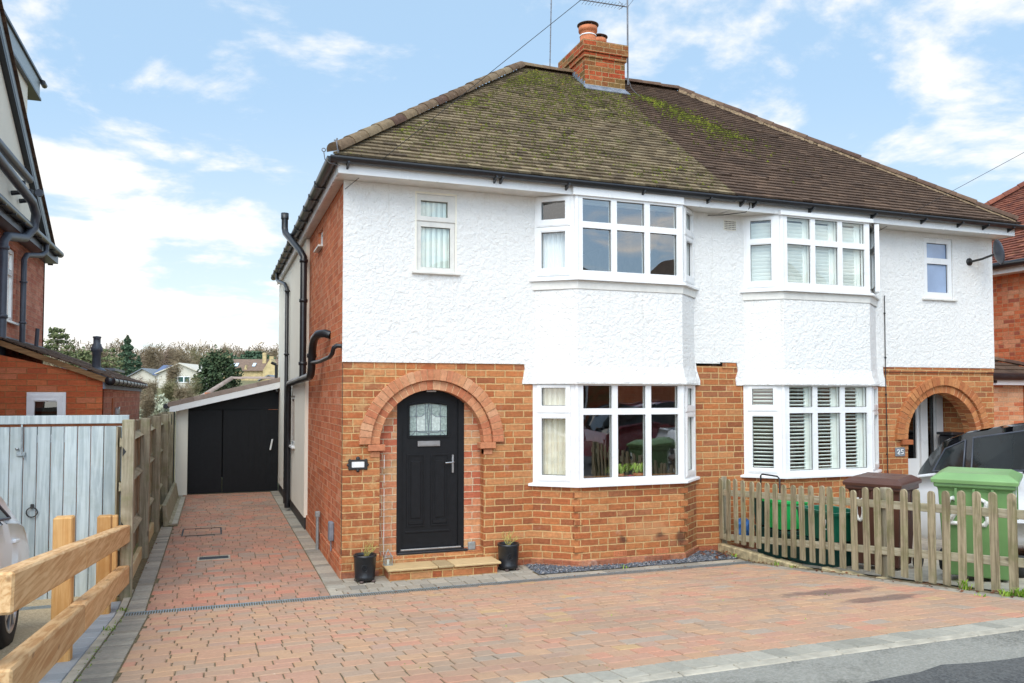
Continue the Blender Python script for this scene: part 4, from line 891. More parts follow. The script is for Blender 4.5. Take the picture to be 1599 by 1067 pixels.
# ---------------------------------------------------------------- pipes on the side wall
def side(px,py,x):      # point on plane X=x hit by a photo ray (used only to size things)
    a=(px-799.5)/FPX; bb=-(py-533.5-(86.5-FPX*math.tan(PITCH)))/FPX
    s_,c_=math.sin(TH),math.cos(TH); sp,cp=math.sin(PITCH),math.cos(PITCH)
    R=Vector((c_,-s_,0)); Fw=Vector((s_*cp,c_*cp,sp)); U=Vector((-s_*sp,-c_*sp,cp)); r=Fw+R*a+U*bb; t=(x-CP.x)/r.x; return CP+r*t
t=thing('soil_pipe',(-.12,3.2,0),'thick black soil and vent pipe climbing the side wall past the gutter','pipe')
b=MB(); yv=3.06; rp=.048
b.tube([(-.30,4.02,4.60),(-.30,4.02,4.42),(-.29,3.98,4.34),(-.14,3.16,3.93),(-.11,yv,3.84),(-.11,yv,2.45),(-.11,yv,2.15)],rp,12)
b.lathe([(rp+.01,0),(rp+.01,.09),(.0,.09)],(-.30,4.02,4.56),Z3,12)
for z in (3.76,3.2,2.32): b.lathe([(rp,0),(rp+.012,.005),(rp+.012,.045),(rp,.05)],(-.11,yv,z),Z3,12)
b.build('vent_pipe',M['black_plastic'],t)
b=MB(); b.tube([(.0,1.02,2.60),(-.06,1.05,2.62),(-.12,1.20,2.62),(-.14,1.42,2.58),(-.14,1.58,2.50),(-.14,1.66,2.38),(-.14,1.68,2.24),(-.14,1.76,2.16),(-.13,1.95,2.14),(-.12,3.6,2.12),(-.11,5.20,2.10),(-.11,5.34,2.07),(-.11,5.38,1.96),(-.11,5.38,0.05)],rp,12)
for q in ((-.14,1.675,2.36),): b.lathe([(rp,0),(rp+.012,.005),(rp+.012,.05),(rp,.055)],q,Z3,12)
b.lathe([(rp+.012,-.03),(rp+.012,.03)],(-.125,3.05,2.13),(0.0,1,-.01),12); b.lathe([(rp+.012,-.03),(rp+.012,.03)],(-.115,4.55,2.11),(0,1,-.01),12)
b.build('branch_pipe',M['black_plastic'],t)
b=MB(); b.tube([(0,.10,2.42),(-.05,.11,2.42),(-.08,.14,2.40),(-.09,.18,2.34),(-.10,.30,2.31),(-.12,1.0,2.29),(-.14,1.66,2.30)],.024,10); b.build('waste_pipe',M['black_plastic'],t)
t=thing('rainwater_pipe',(-.12,6.2,0),'slim black rainwater pipe on the cream side wall','pipe')
b=MB(); b.tube([(-.17,7.5,4.26),(-.17,7.45,4.12),(-.16,7.3,4.07),(-.12,6.15,3.86),(-.10,5.98,3.76),(-.10,5.95,.05)],.034,10)
for z in (2.6,3.7): b.lathe([(.034,0),(.046,.004),(.046,.03),(.034,.034)],(-.10,5.95,z),Z3,10)
b.build('pipe',M['black_plastic'],t)
t=thing('side_window',(0,2.05,3.9),'tiny high window in the brick side wall under the eaves','window')
fn=YZ(0); b=MB(); b.slab(rect(1.825,2.275,3.80,4.03),[rect(1.87,2.23,3.84,3.99)],YZ(.0),.03,.09); b.build('frame',M['upvc'],t)
b=MB(); b.poly((.06,1.86,3.83),(.06,2.24,3.83),(.06,2.24,4.0),(.06,1.86,4.0)); b.build('glass',M['glass'],t)
b=MB(); b.box(-.06,.03,1.80,2.30,3.775,3.80,.004); b.build('sill',M['upvc_aged'],t)
t=thing('side_window',(0,5.3,1.5),'narrow white window low in the cream rendered side wall','window')
b=MB(); b.slab(rect(4.86,5.74,1.09,1.89),[rect(4.92,5.68,1.14,1.84)],YZ(-.03),.0,.06); b.build('frame',M['upvc_aged'],t)
b=MB(); b.poly((-.005,4.9,1.12),(-.005,5.7,1.12),(-.005,5.7,1.86),(-.005,4.9,1.86)); b.build('glass',M['glass'],t)
b=MB(); b.box(-.10,-.03,4.82,5.78,1.055,1.088,.004); b.build('sill',M['upvc'],t)
b=MB(); b.tube([(-.045,1.72,.0),(-.045,1.72,.42)],.021,8); b.box(-.075,-.015,1.69,1.75,.40,.47,.008); tag(b.build('cable_duct',M['wood_light'] if False else M['galv']),'short upright grey duct on the side wall by the paving','duct')
b=MB(); b.box(-.055,-.001,.56,.68,.29,.50,.01); b.tube([(-.03,.60,.30),(-.03,.60,.18)],.008,6); tag(b.build('meter_box',M['lead']),'small grey electrical box low on the brick side wall','box')
b=MB(); b.tube([(.012,.003,2.3),(.012,-.004,.2)],.0,4) if False else b.box(-.0035,-.0005,.0,.012,.25,2.24); b.build('expansion_joint',M['black_iron'],HL)
# hooks at the eaves corner
t=thing('wall_hook',(-.2,-.3,4.3),'bent galvanised hook sticking out at the left gutter corner','hook')
b=MB(); b.tube([(-.10,-.33,4.22),(-.20,-.35,4.23),(-.25,-.36,4.26),(-.262,-.36,4.34)],.005,6); b.tube([(-.262+.018*math.cos(a*.7),-.36,4.355+.018*math.sin(a*.7)) for a in range(10)],.005,5); b.build('rod',M['galvmast'],t)
b=MB(); b.tube([(-.12,-.36,4.34),(-.14,-.37,4.46),(-.16,-.36,4.465)],.008,6); b.tube([(-.14,-.37,4.46),(-.13,-.36,4.485)],.008,6); tag(b.build('hip_iron',M['galvmast']),'short grey hip iron standing at the foot of the mossy hip','hip iron')
# wires
def wire(name,A,B,label,sag=.0,r=.0032):
    A,B=Vector(A),Vector(B); b=MB(); b.tube([A.lerp(B,k/14)-Z3*sag*4*(k/14)*(1-k/14) for k in range(15)],r,5)
    return tag(b.build(name,M['black_iron']),label,'cable')
def rayp(px,py,y):
    a=(px-799.5)/FPX; bb=-(py-533.5-(86.5-FPX*math.tan(PITCH)))/FPX
    s_,c_=math.sin(TH),math.cos(TH); sp,cp=math.sin(PITCH),math.cos(PITCH)
    R=Vector((c_,-s_,0)); Fw=Vector((s_*cp,c_*cp,sp)); U=Vector((-s_*sp,-c_*sp,cp)); r=Fw+R*a+U*bb; t=(y-CP.y)/r.y; return CP+r*t
wire('telephone_wire',(.0,-.03,4.06),(6.9,-6.2,9.6),'thin black telephone wire running from the left eaves corner over the roof')
wire('telephone_wire',(7.10,-.03,4.10),(10.1,-6.0,6.9),'thin black wire rising from beside the open bay window')
b=MB(); b.box(4.69,4.87,-.024,-.0165,3.965,4.09,.002)
o=b
t=thing('wall_vent',(4.78,-.02,4.03),'square perforated vent high on the white wall between the bays','vent'); b.build('plate',M['render_cream'],t); b=MB()
for i in range(8):
    for j in range(5): b.box(4.70+i*.021,4.713+i*.021,-.0262,-.0242,3.975+j*.023,3.988+j*.023)
b.build('holes',M['cowl'],t)
t=thing('satellite_dish',(8.95,-.12,3.85),'dark grey satellite dish on the right corner of the white wall','satellite dish')
b=MB(); ax=Vector((.55,-.62,.35)).normalized(); ax=Vector((.80,.42,.30)).normalized()*-1; ax=Vector((.95,-.62,.25)).normalized(); c=Vector((8.985,-.33,3.90))
b.lathe([(0,-.035),(.05,-.030),(.10,-.02),(.15,-.002),(.178,.012),(.181,.006),(.15,-.012),(.09,-.032),(0,-.045)],c,ax,28)
b.build('dish',M['grey_pipe'],t)
b=MB(); b.tube([(8.80,-.01,3.80),(8.80,-.09,3.80),(8.86,-.18,3.82),(8.94,-.30,3.87)],.016,8); b.lathe([(.055,0),(.055,.03),(0,.03)],(8.80,-.0,3.80),(0,-1,0),10); b.tube([(9.00,-.36,3.73),(9.36,-.60,3.78)],.012,6); b.build('arm',M['black_iron'],t)
b=MB(); b.tube([(9.34,-.58,3.78),(9.38,-.61,3.84)],.028,8); b.build('receiver',M['plaque_white'],t)
b=MB(); b.tube([(7.235,-.03,3.25),(7.235,-.025,2.22),(7.245,-.025,.4)],.006,6)
for z in (3.0,2.4,1.9,1.5,1.1): b.box(7.226,7.246,-.034,-.018,z,z+.02)
tag(b.build('down_cable',M['black_iron']),'black cable clipped down the wall right of the shuttered bay','cable')
b=MB(); b.tube([(4.86,-.305,4.30),(4.87,-.31,4.20),(4.83,-.28,4.145),(4.62,-.10,4.13),(4.45,-.03,4.13)],.005,6); tag(b.build('loose_cable',M['black_iron']),'loose black cable looping under the fascia between the bays','cable')
# ---------------------------------------------------------------- inside the windows
def curtain(name,pts,z0,z1,label,m='curtain',folds=16,amp=.018):
    b=MB(); b.smooth=True; P=[Vector(p+(0,)) for p in pts]; L=[0]
    for i in range(1,len(P)): L.append(L[-1]+(P[i]-P[i-1]).length)
    n=folds*8; R=[]
    for k in range(n+1):
        s_=L[-1]*k/n; i=max(j for j in range(len(L)) if L[j]<=s_+1e-9); i=min(i,len(P)-2); d=(P[i+1]-P[i]).normalized(); q=P[i]+d*(s_-L[i]); nn=Vector((-d.y,d.x,0))
        a=amp*math.sin(k/n*folds*2*math.pi+math.sin(k*.7)*.9); R.append((q+nn*a,q+nn*a*1.25+d*.006*math.sin(k*.37)))
    b.add([tuple(r[0]+Z3*z1) for r in R]+[tuple(r[1]+Z3*z0) for r in R],[(k,k+1,n+2+k,n+1+k) for k in range(n)])
    return tag(b.build(name,M[m]),label,'curtain')
curtain('curtain',((2.24,.03),(2.60,-.20)),.95,2.06,'cream gathered curtain in the left side light of the lower bay',folds=7,amp=.014)
curtain('curtain',((4.16,.03),(3.86,-.20)),.95,2.06,'cream gathered curtain at the right end of the lower left bay',folds=6,amp=.014)
curtain('net_curtain',((2.24,.03),(2.60,-.20)),3.25,3.82,'bright white net curtain in the side light of the upper left bay',m='upvc',folds=8,amp=.008)
# shutters in the right bay
def shutter(z0,z1,ang,P,Q,n,parent,name='shutter'):
    P,Q=Vector(P+(0,)),Vector(Q+(0,)); u=(Q-P); L=u.length/n; u.normalize(); nn=Vector((u.y,-u.x,0))
    for k in range(n):
        b=MB(); o=P+u*L*k; fn=lambda a,v,d:tuple(o+u*a-nn*d+Z3*v)
        b.slab(rect(.003,L-.003,z0,z1),[rect(.035,L-.10,z0+.05,z1-.04)],fn,0,.022); z=z0+.075
        while z<z1-.05:
            c=o+u*(L/2-.0325)-nn*.011+Z3*z; ax=(nn*math.cos(ang)+Z3*math.sin(ang)); b.obox(c,u,ax,u.cross(ax),(L-.135)/2,.026,.004); z+=.0455
        b.tube([fn(L-.075,z0+.08,-.012),fn(L-.075,z1-.08,-.012)],.004,5)
        b.build(name,M['shutter'],parent)
def shut_all(z0,z1,ang):
    A,B_,C_,D=bay_poly(-.088,.02,True)
    T=HR
    shutter(z0,z1,ang,(A[0]+.02,A[1]),(B_[0]+.0,B_[1]),1,T); shutter(z0,z1,ang,(B_[0]+.02,B_[1]),(C_[0]-.02,C_[1]),3,T); 
    if ang<.8: shutter(z0,z1,ang,(C_[0],C_[1]),(D[0]-.02,D[1]),1,T)
shut_all(.93,2.03,.32); shut_all(3.25,4.14,1.0)
# plant on the sill
t=thing('window_plant',(3.20,-.16,.95),'spider plant with arching leaves on the lower left bay sill','plant')
b=MB(); b.lathe([(.05,.915),(.07,1.0),(.065,1.0)],(3.12,-.17,0),Z3,12); b.lathe([(.05,.915),(.07,1.0),(.065,1.0)],(3.38,-.17,0),Z3,12); b.build('pot',M['terracotta'],t)
b=MB()
for k in range(230):
    cx=random.choice((3.10,3.16,3.36,3.42)); a=random.uniform(0,6.28); L=random.uniform(.09,.17); d=Vector((math.cos(a),math.sin(a)*.45,0)); c=Vector((cx,-.17,.99)); b.rnd=random.random(); h=random.uniform(.05,.13); pts=[]
    for j in range(6):
        s_=j/5; pts.append(c+d*L*s_+Z3*(h*math.sin(s_*2.4)*1.1-.03*s_))
    wv=Vector((-d.y,d.x,0)).normalized() if d.length>0 else Vector((1,0,0))
    P=[]
    for j,q in enumerate(pts): ww=.006*(1-(j/5)**2*.8); P+= [q+wv*ww,q-wv*ww]
    b.add(P,[(2*j,2*j+1,2*j+3,2*j+2) for j in range(5)])
b.build('leaves',M['spider_plant'],t)
b=MB(); 
for k in range(14): b.lathe([(0,-.012),(.012,0),(0,.012)],(3.25+random.uniform(-.04,.04),-.2,.955+random.uniform(0,.02)),Z3,6)
b.build('flowers',M['pink'],t)
# ---------------------------------------------------------------- pots by the door
def pot(x,y,r,h,label):
    t=thing('plant_pot',(x,y,0),label,'plant pot','glazed pots beside the doorstep')
    b=MB(); b.lathe([(0,.022),(r*.88,.022),(r*.93,.04),(r*.93,.06),(r*.90,.065),(r*.96,h*.5),(r*1.0,h-.03),(r*1.05,h-.025),(r*1.05,h),(r*.94,h),(r*.92,h-.03)],(x,y,0),Z3,32); 
    b.lathe([(.0,.0),(.012,.0),(.016,.004),(.012,.008)],(x-.02,y-r*.985,h*.55),(0,-1,0),16)
    b.tube([(x-.02+.035*math.cos(a*.52),y-r*1.0+.004,h*.55+.035*math.sin(a*.52)) for a in range(13)],.003,5); 
    for s_ in (-1,0,1): b.tube([(x-.02,y-r*1.0,h*.45),(x-.02+s_*.018,y-r*1.0,h*.62)],.0025,4)
    b.build('glazed_pot',M['black_plastic'],t)
    b=MB()
    for a in (.6,2.6,4.2,5.6): b.lathe([(0,.0),(.022,.0),(.022,.022),(0,.022)],(x+r*.85*math.cos(a),y+r*.85*math.sin(a),0),Z3,8)
    b.build('pot_feet',M['cowl'],t)
    b=MB(); b.lathe([(0,h-.03),(r*.93,h-.035)],(x,y,0),Z3,16); b.build('soil',M['soil'],t)
    b=MB()
    for k in range(10):
        a=random.uniform(0,6.28); q=Vector((x+random.uniform(-.02,.02),y+random.uniform(-.02,.02),h-.03)); pts=[q]; d=Vector((math.cos(a)*.9,math.sin(a)*.6,.8)).normalized()
        for j in range(4):
            q=q+d*random.uniform(.025,.05); d=(d+Vector((random.uniform(-.5,.5),random.uniform(-.5,.5),.1))).normalized(); pts.append(q)
            if random.random()<.6: b.tube([q,q+Vector((random.uniform(-.03,.03),random.uniform(-.02,.02),.03))],.0018,3,cap=False)
        b.tube(pts,.0032,4,cap=False)
    b.build('dry_twigs',M['twig'],t)
pot(.207,-.20,.112,.275,'black glazed pot left of the doorstep, with dry twigs'); pot(1.775,-.17,.115,.285,'black glazed pot right of the doorstep, with dry twigs')
t=thing('lantern',(.47,-.07,.125),'small glass lantern at the left end of the doorstep','lantern')
b=MB()
for (x,y) in ((.43,-.11),(.51,-.11),(.51,-.03),(.43,-.03)): b.tube([(x,y,.124),(x,y,.21),(.47,-.07,.285)],.003,5)
b.box(.425,.515,-.115,-.025,.1235,.130); b.tube([(.43,-.11,.21),(.51,-.11,.21),(.51,-.03,.21),(.43,-.03,.21),(.43,-.11,.21)],.003,5); b.build('frame',M['galv'],t)
b=MB(); b.box(.433,.507,-.107,-.033,.131,.205); b.build('glass',M['glass'],t); b=MB(); b.lathe([(.015,.131),(.015,.18),(0,.182)],(.47,-.07,0),Z3,10); b.build('candle',M['plaque_white'],t)
b=MB(); b.box(1.40,1.485,.10,.122,.185,.275,.006); b.build('grey_box',M['galv'],HL)
# ---------------------------------------------------------------- garage / car port at the back of the drive
t=thing('garage',(-1,8.4,0),'black double doored lean-to garage at the end of the driveway','garage')
b=MB(); b.box(-1.96,-1.74,8.30,8.40,-.05,1.66,.004); b.build('pier',M['render_cream'],t)
for (a,c) in ((-1.735,-1.115),(-1.100,-.055)):
    b=MB(); b.box(a,c,8.36,8.40,.012,1.625,.004)
    k=a+.04
    while k<c-.05: b.box(k,k+.006,8.355,8.36,.03,1.61); k+=.11
    d=b.build('door',M['black_paint'],t)
b=MB(); b.obox(Vector((-.19,8.32,.93)),Vector((1,0,0)),Vector((0,1,0)),Vector((.18,0,1)),.016,.01,.11,.004); b.build('door_handle',M['plaque_white'],d)
b=MB(); b.box(-1.74,-.05,8.37,8.40,1.63,1.665); b.slab([(-1.75,1.665),(-.05,1.665),(-.05,2.12),(-1.75,1.70)],[],XZ(8.385),0,.02); b.build('gable_board',M['black_paint'],t)
zr=lambda x:1.69+(x+2.03)*.242
b=MB(); b.slab([(-2.06,zr(-2.03)-.11),(-.052,zr(-.052)-.115),(-.052,zr(-.052)+.035),(-2.06,zr(-2.03)+.03)],[],XZ(8.10),0,.03); b.build('bargeboard',M['upvc'],t)
b=MB()
for k in range(9):
    x=-2.10+k*.229
    for j in range(18):
        y=8.12+j*.2; b.rnd=random.random(); z=zr(x)+.045; b.obox(Vector((x+.125,y+.098,z+.242*.12+.004)),Vector((1,0,.215)),Vector((0,1,0)),Vector((-.215,0,1)),.132,.098,.018,.004)
    b.rnd=random.random(); b.obox(Vector((x+.125,8.115,zr(x)+.085)),Vector((1,0,.235)),Vector((0,1,0)),Vector((-.235,0,1)),.118,.02,.045,.004)
b.build('roof',M['tile_garage'],t)
b=MB(); b.tube([(-2.13,8.15,1.70),(-2.13,11.7,1.70)],.05,8); b.tube([(-.12,8.15,2.52),(-.12,8.15,2.05),(-.10,8.12,1.98)],.03,8); b.tube([(-.12,8.15,2.52),(-.22,8.15,2.56)],.028,8); b.build('gutter',M['black_plastic'],t)
b=MB(); b.box(-1.96,-1.90,8.41,11.7,-.05,1.66); b.box(-1.96,-.06,11.6,11.7,0,1.7); b.build('rear_wall',M['black_paint'],t)
# leaning trim by the fence
t=thing('metal_trough',(-1.8,5,0),'old grey gutter trough lying against the fence foot','trough')
b=MB(); b.slab([(-1.93,.0),(-1.74,.0),(-1.74,.02),(-1.86,.05),(-1.90,.30),(-1.95,.31)],[],lambda u,v,d:(u,d,v+.006),4.25,7.6); b.build('trough',M['grey_pipe'] if False else M['wood_grey'],t)
b=MB(); b.box(-1.87,-1.745,4.24,7.6,.03,.045); b.build('rim',M['concrete'],t)
# ---------------------------------------------------------------- boundary fence along the drive
t=thing('boundary_fence',(-2.0,3.5,0),'tall weathered board fence along the left of the driveway','fence')
for i,(y,h) in enumerate(((-.12,1.665),(1.88,1.63),(3.84,1.61),(5.80,1.60),(7.5,1.61))):
    b=MB(); b.rnd=random.random(); b.box(-2.07,-1.965,y,y+.11,-.05,h,.006); b.build('post',M['wood_grey'],t)
    if i==0:
        b=MB()
        for z in (1.32,.62): b.add([(-2.062,y-.003,z),(-2.03,y-.003,z+.045),(-2.062,y-.003,z+.09)],[(0,1,2)])
        b.build('mortise',M['black_iron'],t)
b=MB(); y=-.0
while y<7.9:
    b.rnd=random.random(); wd=.095; h=1.60+random.uniform(-.012,.012); b.obox(Vector((-2.115,y+wd/2,h/2+.07)),Vector((.16,1,0)),Vector((1,-.16,0)),Z3,wd/2+.006,.007,h/2-.07); y+=wd
b.build('board',M['wood_grey'],t)
b=MB()
for z in (.42,.98,1.40):
    b.rnd=random.random(); b.add([(-2.10,0,z),(-2.10,7.9,z),(-2.03,7.9,z+.04),(-2.03,0,z+.04),(-2.10,0,z+.09),(-2.10,7.9,z+.09)],[(0,1,2,3),(3,2,5,4),(0,3,4),(1,5,2)])
b.build('arris_rail',M['wood_grey_rail'],t)
b=MB(); b.box(-2.075,-2.03,0.0,7.9,-.02,.135,.003); b.build('gravel_board',M['wood_light'],t)
b=MB(); b.box(-2.08,-1.99,7.98,8.06,1.36,1.56); b.box(-1.985,-1.975,7.2,7.25,1.38,1.57); b.box(-2.0,-1.97,8.02,8.28,-.02,1.6); tag(b.build('fence_bracket',M['black_paint']),'black panel and bracket where the fence meets the garage','bracket')
# timber post and rail fence
t=thing('post_and_rail_fence',(-2.1,-2.4,0),'new chunky timber post and rail fence at the front left','fence')
zt=lambda y:.655+(.09-y)*.1085; zb=lambda y:.292+(-.03-y)*.1075
for (fz,h) in ((zt,.165),(zb,.175)):
    for seg,(ya,yb) in enumerate(((-4.85,-2.9),(-2.894,-.10 if False else .03))):
        b=MB(); b.rnd=random.random(); x0,x1=-2.085,-1.985
        c=Vector(((x0+x1)/2,(ya+yb)/2,(fz(ya)+fz(yb))/2-h/2)); b.obox(c,Vector((1,0,0)),Vector((0,1,-.108)),Vector((0,.108,1)),(x1-x0)/2,(yb-ya)/2*1.006,h/2,.010); b.build('rail',M['wood_new'],t)
for (y,hx) in ((-2.76,1.12),(-.70,.845),(-.20,.78)):
    b=MB(); b.rnd=random.random(); s_=.11 if y<-.5 else .075; b.box(-2.087-s_,-2.087,y,y+s_+.01,gz(y)-.05,hx,.008); b.build('post',M['wood_new_post'],t)
b=MB(); b.box(-2.215,-2.103,-4.80,-4.69,.35,1.27,.008); b.build('post',M['wood_new_post'],t)
# ---------------------------------------------------------------- painted gates of the left neighbour
t=thing('garage_gate',(-3,.1,0),'pale blue painted plank gates with a ring handle and bolt','gate')
b=MB(); x=-4.6; k=0
while x<-2.09:
    b.rnd=random.random(); x1=min(x+.112,-2.085); b.box(x+.003,x1-.003,.10+(.004 if k%2 else 0),.125,-.02,1.60,.004); x+=.112; k+=1
b.build('plank',M['wood_paint_blue'],t)
b=MB(); b.box(-4.6,-2.03,.085,.135,1.625,1.705,.004); b.box(-2.083,-2.03,.08,.14,-.05,1.624,.004); b.box(-4.6,-2.09,.13,.16,.2,.3); b.build('frame',M['wood_paint_blue'],t)
b=MB(); b.tube([(-2.835+.045*math.cos(a*.42),.082,.81+.045*math.sin(a*.42)) for a in range(16)],.006,6); b.box(-2.85,-2.82,.085,.098,.845,.885,.004); b.build('ring_handle',M['black_iron'],t)
b=MB(); b.box(-2.94,-2.925,.09,.099,1.36,1.64); b.box(-2.97,-2.90,.082,.099,1.33,1.37,.004); b.tube([(-2.93,.08,1.60),(-2.925,.08,1.36),(-2.90,.08,1.30)],.006,5); b.lathe([(0,0),(.016,.002),(.016,.012),(0,.014)],(-2.965,.084,1.40),(0,-1,0),8); b.build('bolt',M['galv'],t)
b=MB(); b.box(-4.6,-2.05,.14,.19,1.60,1.64); b.build('rear_batten',M['terracotta'],t)
b=MB(); b.box(-2.95,-2.25,-.28,-.20,-.012,.006); 
for k in range(30): b.box(-2.94+k*.023,-2.928+k*.023,-.275,-.205,.006,.011)
tag(b.build('gate_drain',M['galv']),'short dark drain grate before the pale blue gates','drain')
# ---------------------------------------------------------------- left neighbour: house and lean-to
N1=thing('neighbour_house',(-7,3,0),'tall brick neighbour at the left edge with cream gable and black pipes','house')
XN=-4.0
b=MB(); b.slab(rect(-1,7.05,-.1,4.15),[rect(3.95,4.95,2.95,4.0)],YZ(XN),0,-.12); b.slab(rect(XN-5,XN,-.1,4.15),[],XZ(-1),0,.1); b.slab(rect(XN-5,XN,-.1,4.15),[],XZ(6.95),0,.1); b.build('wall',M['brick_pink'],N1)
fw=MB(); fw.slab(rect(3.96,4.94,2.96,3.99),[rect(4.04,4.42,3.02,3.62),(rect(4.50,4.86,3.02,3.62)),rect(4.04,4.42,3.70,3.93),rect(4.50,4.86,3.70,3.93)],YZ(XN-.03),0,-.05); fo=fw.build('window',M['upvc'],N1)
b=MB(); b.poly((XN-.05,4,3.0),(XN-.05,4.9,3.0),(XN-.05,4.9,3.95),(XN-.05,4,3.95)); b.build('glass',M['glass'],fo); b=MB(); b.box(XN,XN+.05,3.9,5.0,2.915,2.95,.004); b.build('sill',M['upvc'],fo)
b=MB(); b.box(XN-.1,XN+.19,-1.2,7.08,4.155,4.18); b.box(XN+.165,XN+.19,-1.2,7.08,4.18,4.30); b.box(XN-.3,XN+.19,7.08,7.10,4.155,4.30); b.build('eaves_board',M['grey_pipe'],N1)
b=MB(); b.tube([(XN+.24,-1.2,4.30),(XN+.24,6.98,4.30)],.055,10)
y=-1
while y<6.9: b.box(XN+.17,XN+.305,y,y+.03,4.235,4.25); y+=.55
b.build('gutter',M['black_plastic'],N1)
# gable wall set just behind the eaves, with raking verge
b=MB(); b.slab([(-1,4.32),(7.1,4.32),(3.3,6.72),(2.6,7.12),(-1,7.0)],[],YZ(XN+.0),0,-.1); b.build('gable',M['render_cream'],N1)
b=MB()
A=Vector((XN+.02,7.40,4.33)); B_=Vector((XN+.02,2.6,7.28)); d=(B_-A).normalized(); up=Vector((1,0,0)).cross(d).normalized(); up=up if up.z>0 else -up
b.obox((A+B_)/2-up*.06+Vector((.03,0,0)),d,Vector((1,0,0)),up,(B_-A).length/2,.03,.075,.003); b.build('bargeboard',M['galv'],N1)
b=MB(); b.obox((A+B_)/2-up*.16+Vector((.02,0,0)),d,Vector((1,0,0)),up,(B_-A).length/2,.04,.045); b.build('verge_trim',M['black_plastic'],N1)
b=MB()
for k in range(60):
    b.rnd=random.random(); q=A.lerp(B_,(k+.5)/60)+up*.045; b.obox(q+Vector((-.45,0,0)),d,Vector((1,0,0)),up,(B_-A).length/2/60*1.15,.55,.012)
b.build('roof',M['tile_brown'],N1)
b=MB(); b.slab([(3.0,7.0),(3.0,5.2),(6.0,5.2),(5.55,6.62)],[],YZ(XN-.32),0,-.1) if False else b.add([(XN-.045,5.66,4.6),(XN-.045,5.66,6.70),(XN-.045,-1,6.70),(XN-.045,-1,4.6),(XN-2,5.66,4.6),(XN-2,5.66,6.7)],[(0,1,2,3),(0,4,5,1)]); b.build('dormer_cheek',M['render_cream'],N1)
b=MB(); b.box(XN-2.2,XN-.0,-1,6.32,6.74,7.02,.003); b.build('dormer_fascia',M['galv'],N1)
b=MB(); b.box(XN-2.2,XN+.03,-1,6.36,7.021,7.06); b.box(XN-2.2,XN+.02,-1,6.34,6.70,6.738); b.tube([(XN+.04,6.30,7.0),(XN+.04,6.46,7.0)],.045,8); b.build('dormer_trim',M['black_plastic'],N1)
# pipes on the neighbour
b=MB()
b.tube([(XN+.18,2.0,5.02),(XN+.18,4.75,5.02)],.06,10); b.tube([(XN+.16,5.55,5.02),(XN+.16,5.6,5.02)],.06,8)
b.tube([(XN+.30,2.0,4.72),(XN+.30,4.35,4.62),(XN+.30,4.62,4.50),(XN+.28,4.62,4.30),(XN+.22,4.35,4.10),(XN+.14,3.72,4.0),(XN+.12,3.60,3.9),(XN+.12,3.60,.1)],.062,12)
for z in (3.8,2.9,): b.lathe([(.062,0),(.076,.005),(.076,.05),(.062,.055)],(XN+.12,3.60,z),Z3,10)
b.build('soil_pipe',M['grey_pipe'],N1)
b=MB(); b.tube([(XN+.24,5.75,4.28),(XN+.24,5.75,4.14),(XN+.20,5.6,4.06),(XN+.10,5.12,3.98),(XN+.08,5.05,3.9),(XN+.08,5.05,2.5)],.04,10)
for z in (3.55,2.95): b.lathe([(.04,0),(.052,.004),(.052,.03),(.04,.034)],(XN+.08,5.05,z),Z3,10)
b.tube([(XN+.12,5.9,2.95),(XN+.10,5.9,2.55)],.03,8); b.build('rainwater_pipe',M['grey_pipe'],N1)
b=MB()
for y in (4.45,4.95): b.tube([(XN+.02,y,4.74),(XN+.14,y,4.76),(XN+.16,y,4.85),(XN+.16,y+.02,4.92)],.035,8)
b.build('flue_stub',M['black_plastic'],N1)
b=MB(); b.box(XN+.001,XN+.02,3.2,7.05,2.60,2.72); b.build('lead_flashing',M['lead'],N1)
# lean-to extension
N2=thing('brick_lean_to',(-3.2,5,0),'red brick lean-to with a small white window behind the pale gates','outbuilding')
YE=3.2; XE=-2.63
zl=lambda x:2.14+(XE-x)*.38
b=MB(); b.slab([(XN-.9,-.1),(XE,-.1),(XE,zl(XE)),(XN-.9,zl(XN-.9) if False else zl(XN))],[rect(-3.49,-3.05,1.30,1.94)],XZ(YE),0,.1); b.build('front_wall',M['brick_red'],N2)
b=MB(); b.slab(rect(YE+.001,8.7,-.1,2.02),[],YZ(XE),0,-.1); b.slab(rect(XN,XE-.1,-.1,2.1),[],XZ(8.6),0,.1); b.build('side_wall',M['brick_pink'],N2)
b=MB(); b.slab(rect(-3.49,-3.05,1.30,1.94),[rect(-3.40,-3.145,1.40,1.82)],XZ(YE-.02),0,.07); b.slab(rect(-3.455,-3.085,1.345,1.90),[rect(-3.40,-3.145,1.40,1.82)],XZ(YE-.034),0,.013); b.box(-3.40,-3.15,YE-.05,YE-.034,1.83,1.845); wo=b.build('window',M['upvc'],N2,bevel=.003)
b=MB(); b.box(-3.41,-3.135,YE+.0,YE+.006,1.38,1.83); b.build('glass',M['glass_dark'],wo)
b=MB(); u=Vector((1,0,-.38)).normalized(); nn=Vector((.38,0,1)).normalized()
for k in range(13):
    for j in range(30):
        x=XE+.12-k*.125; y=YE-.06+j*.19
        if y>8.75: continue
        b.rnd=random.random(); b.obox(Vector((x-.06,y+.09,zl(x-.06)+.035+random.uniform(0,.006))),u,Vector((0,1,0)),nn,.075,.092,.009)
b.build('roof',M['tile_brown'],N2)
b=MB(); b.slab([(XN-.9,zl(XN)-.065),(XN,zl(XN)-.06),(XE+.05,zl(XE+.05)-.06),(XE+.05,zl(XE+.05)+.012),(XN,zl(XN)+.012),(XN-.9,zl(XN)+.012)],[],XZ(YE-.05),0,.05); b.build('verge_board',M['wood_aged'],N2)
b=MB(); b.box(XE+.001,XE+.03,YE,8.75,1.985,2.115); b.build('fascia',M['lead'],N2)
b=MB(); b.tube([(XE+.09,YE-.04,2.09),(XE+.09,8.8,2.09)],.05,10)
y=YE
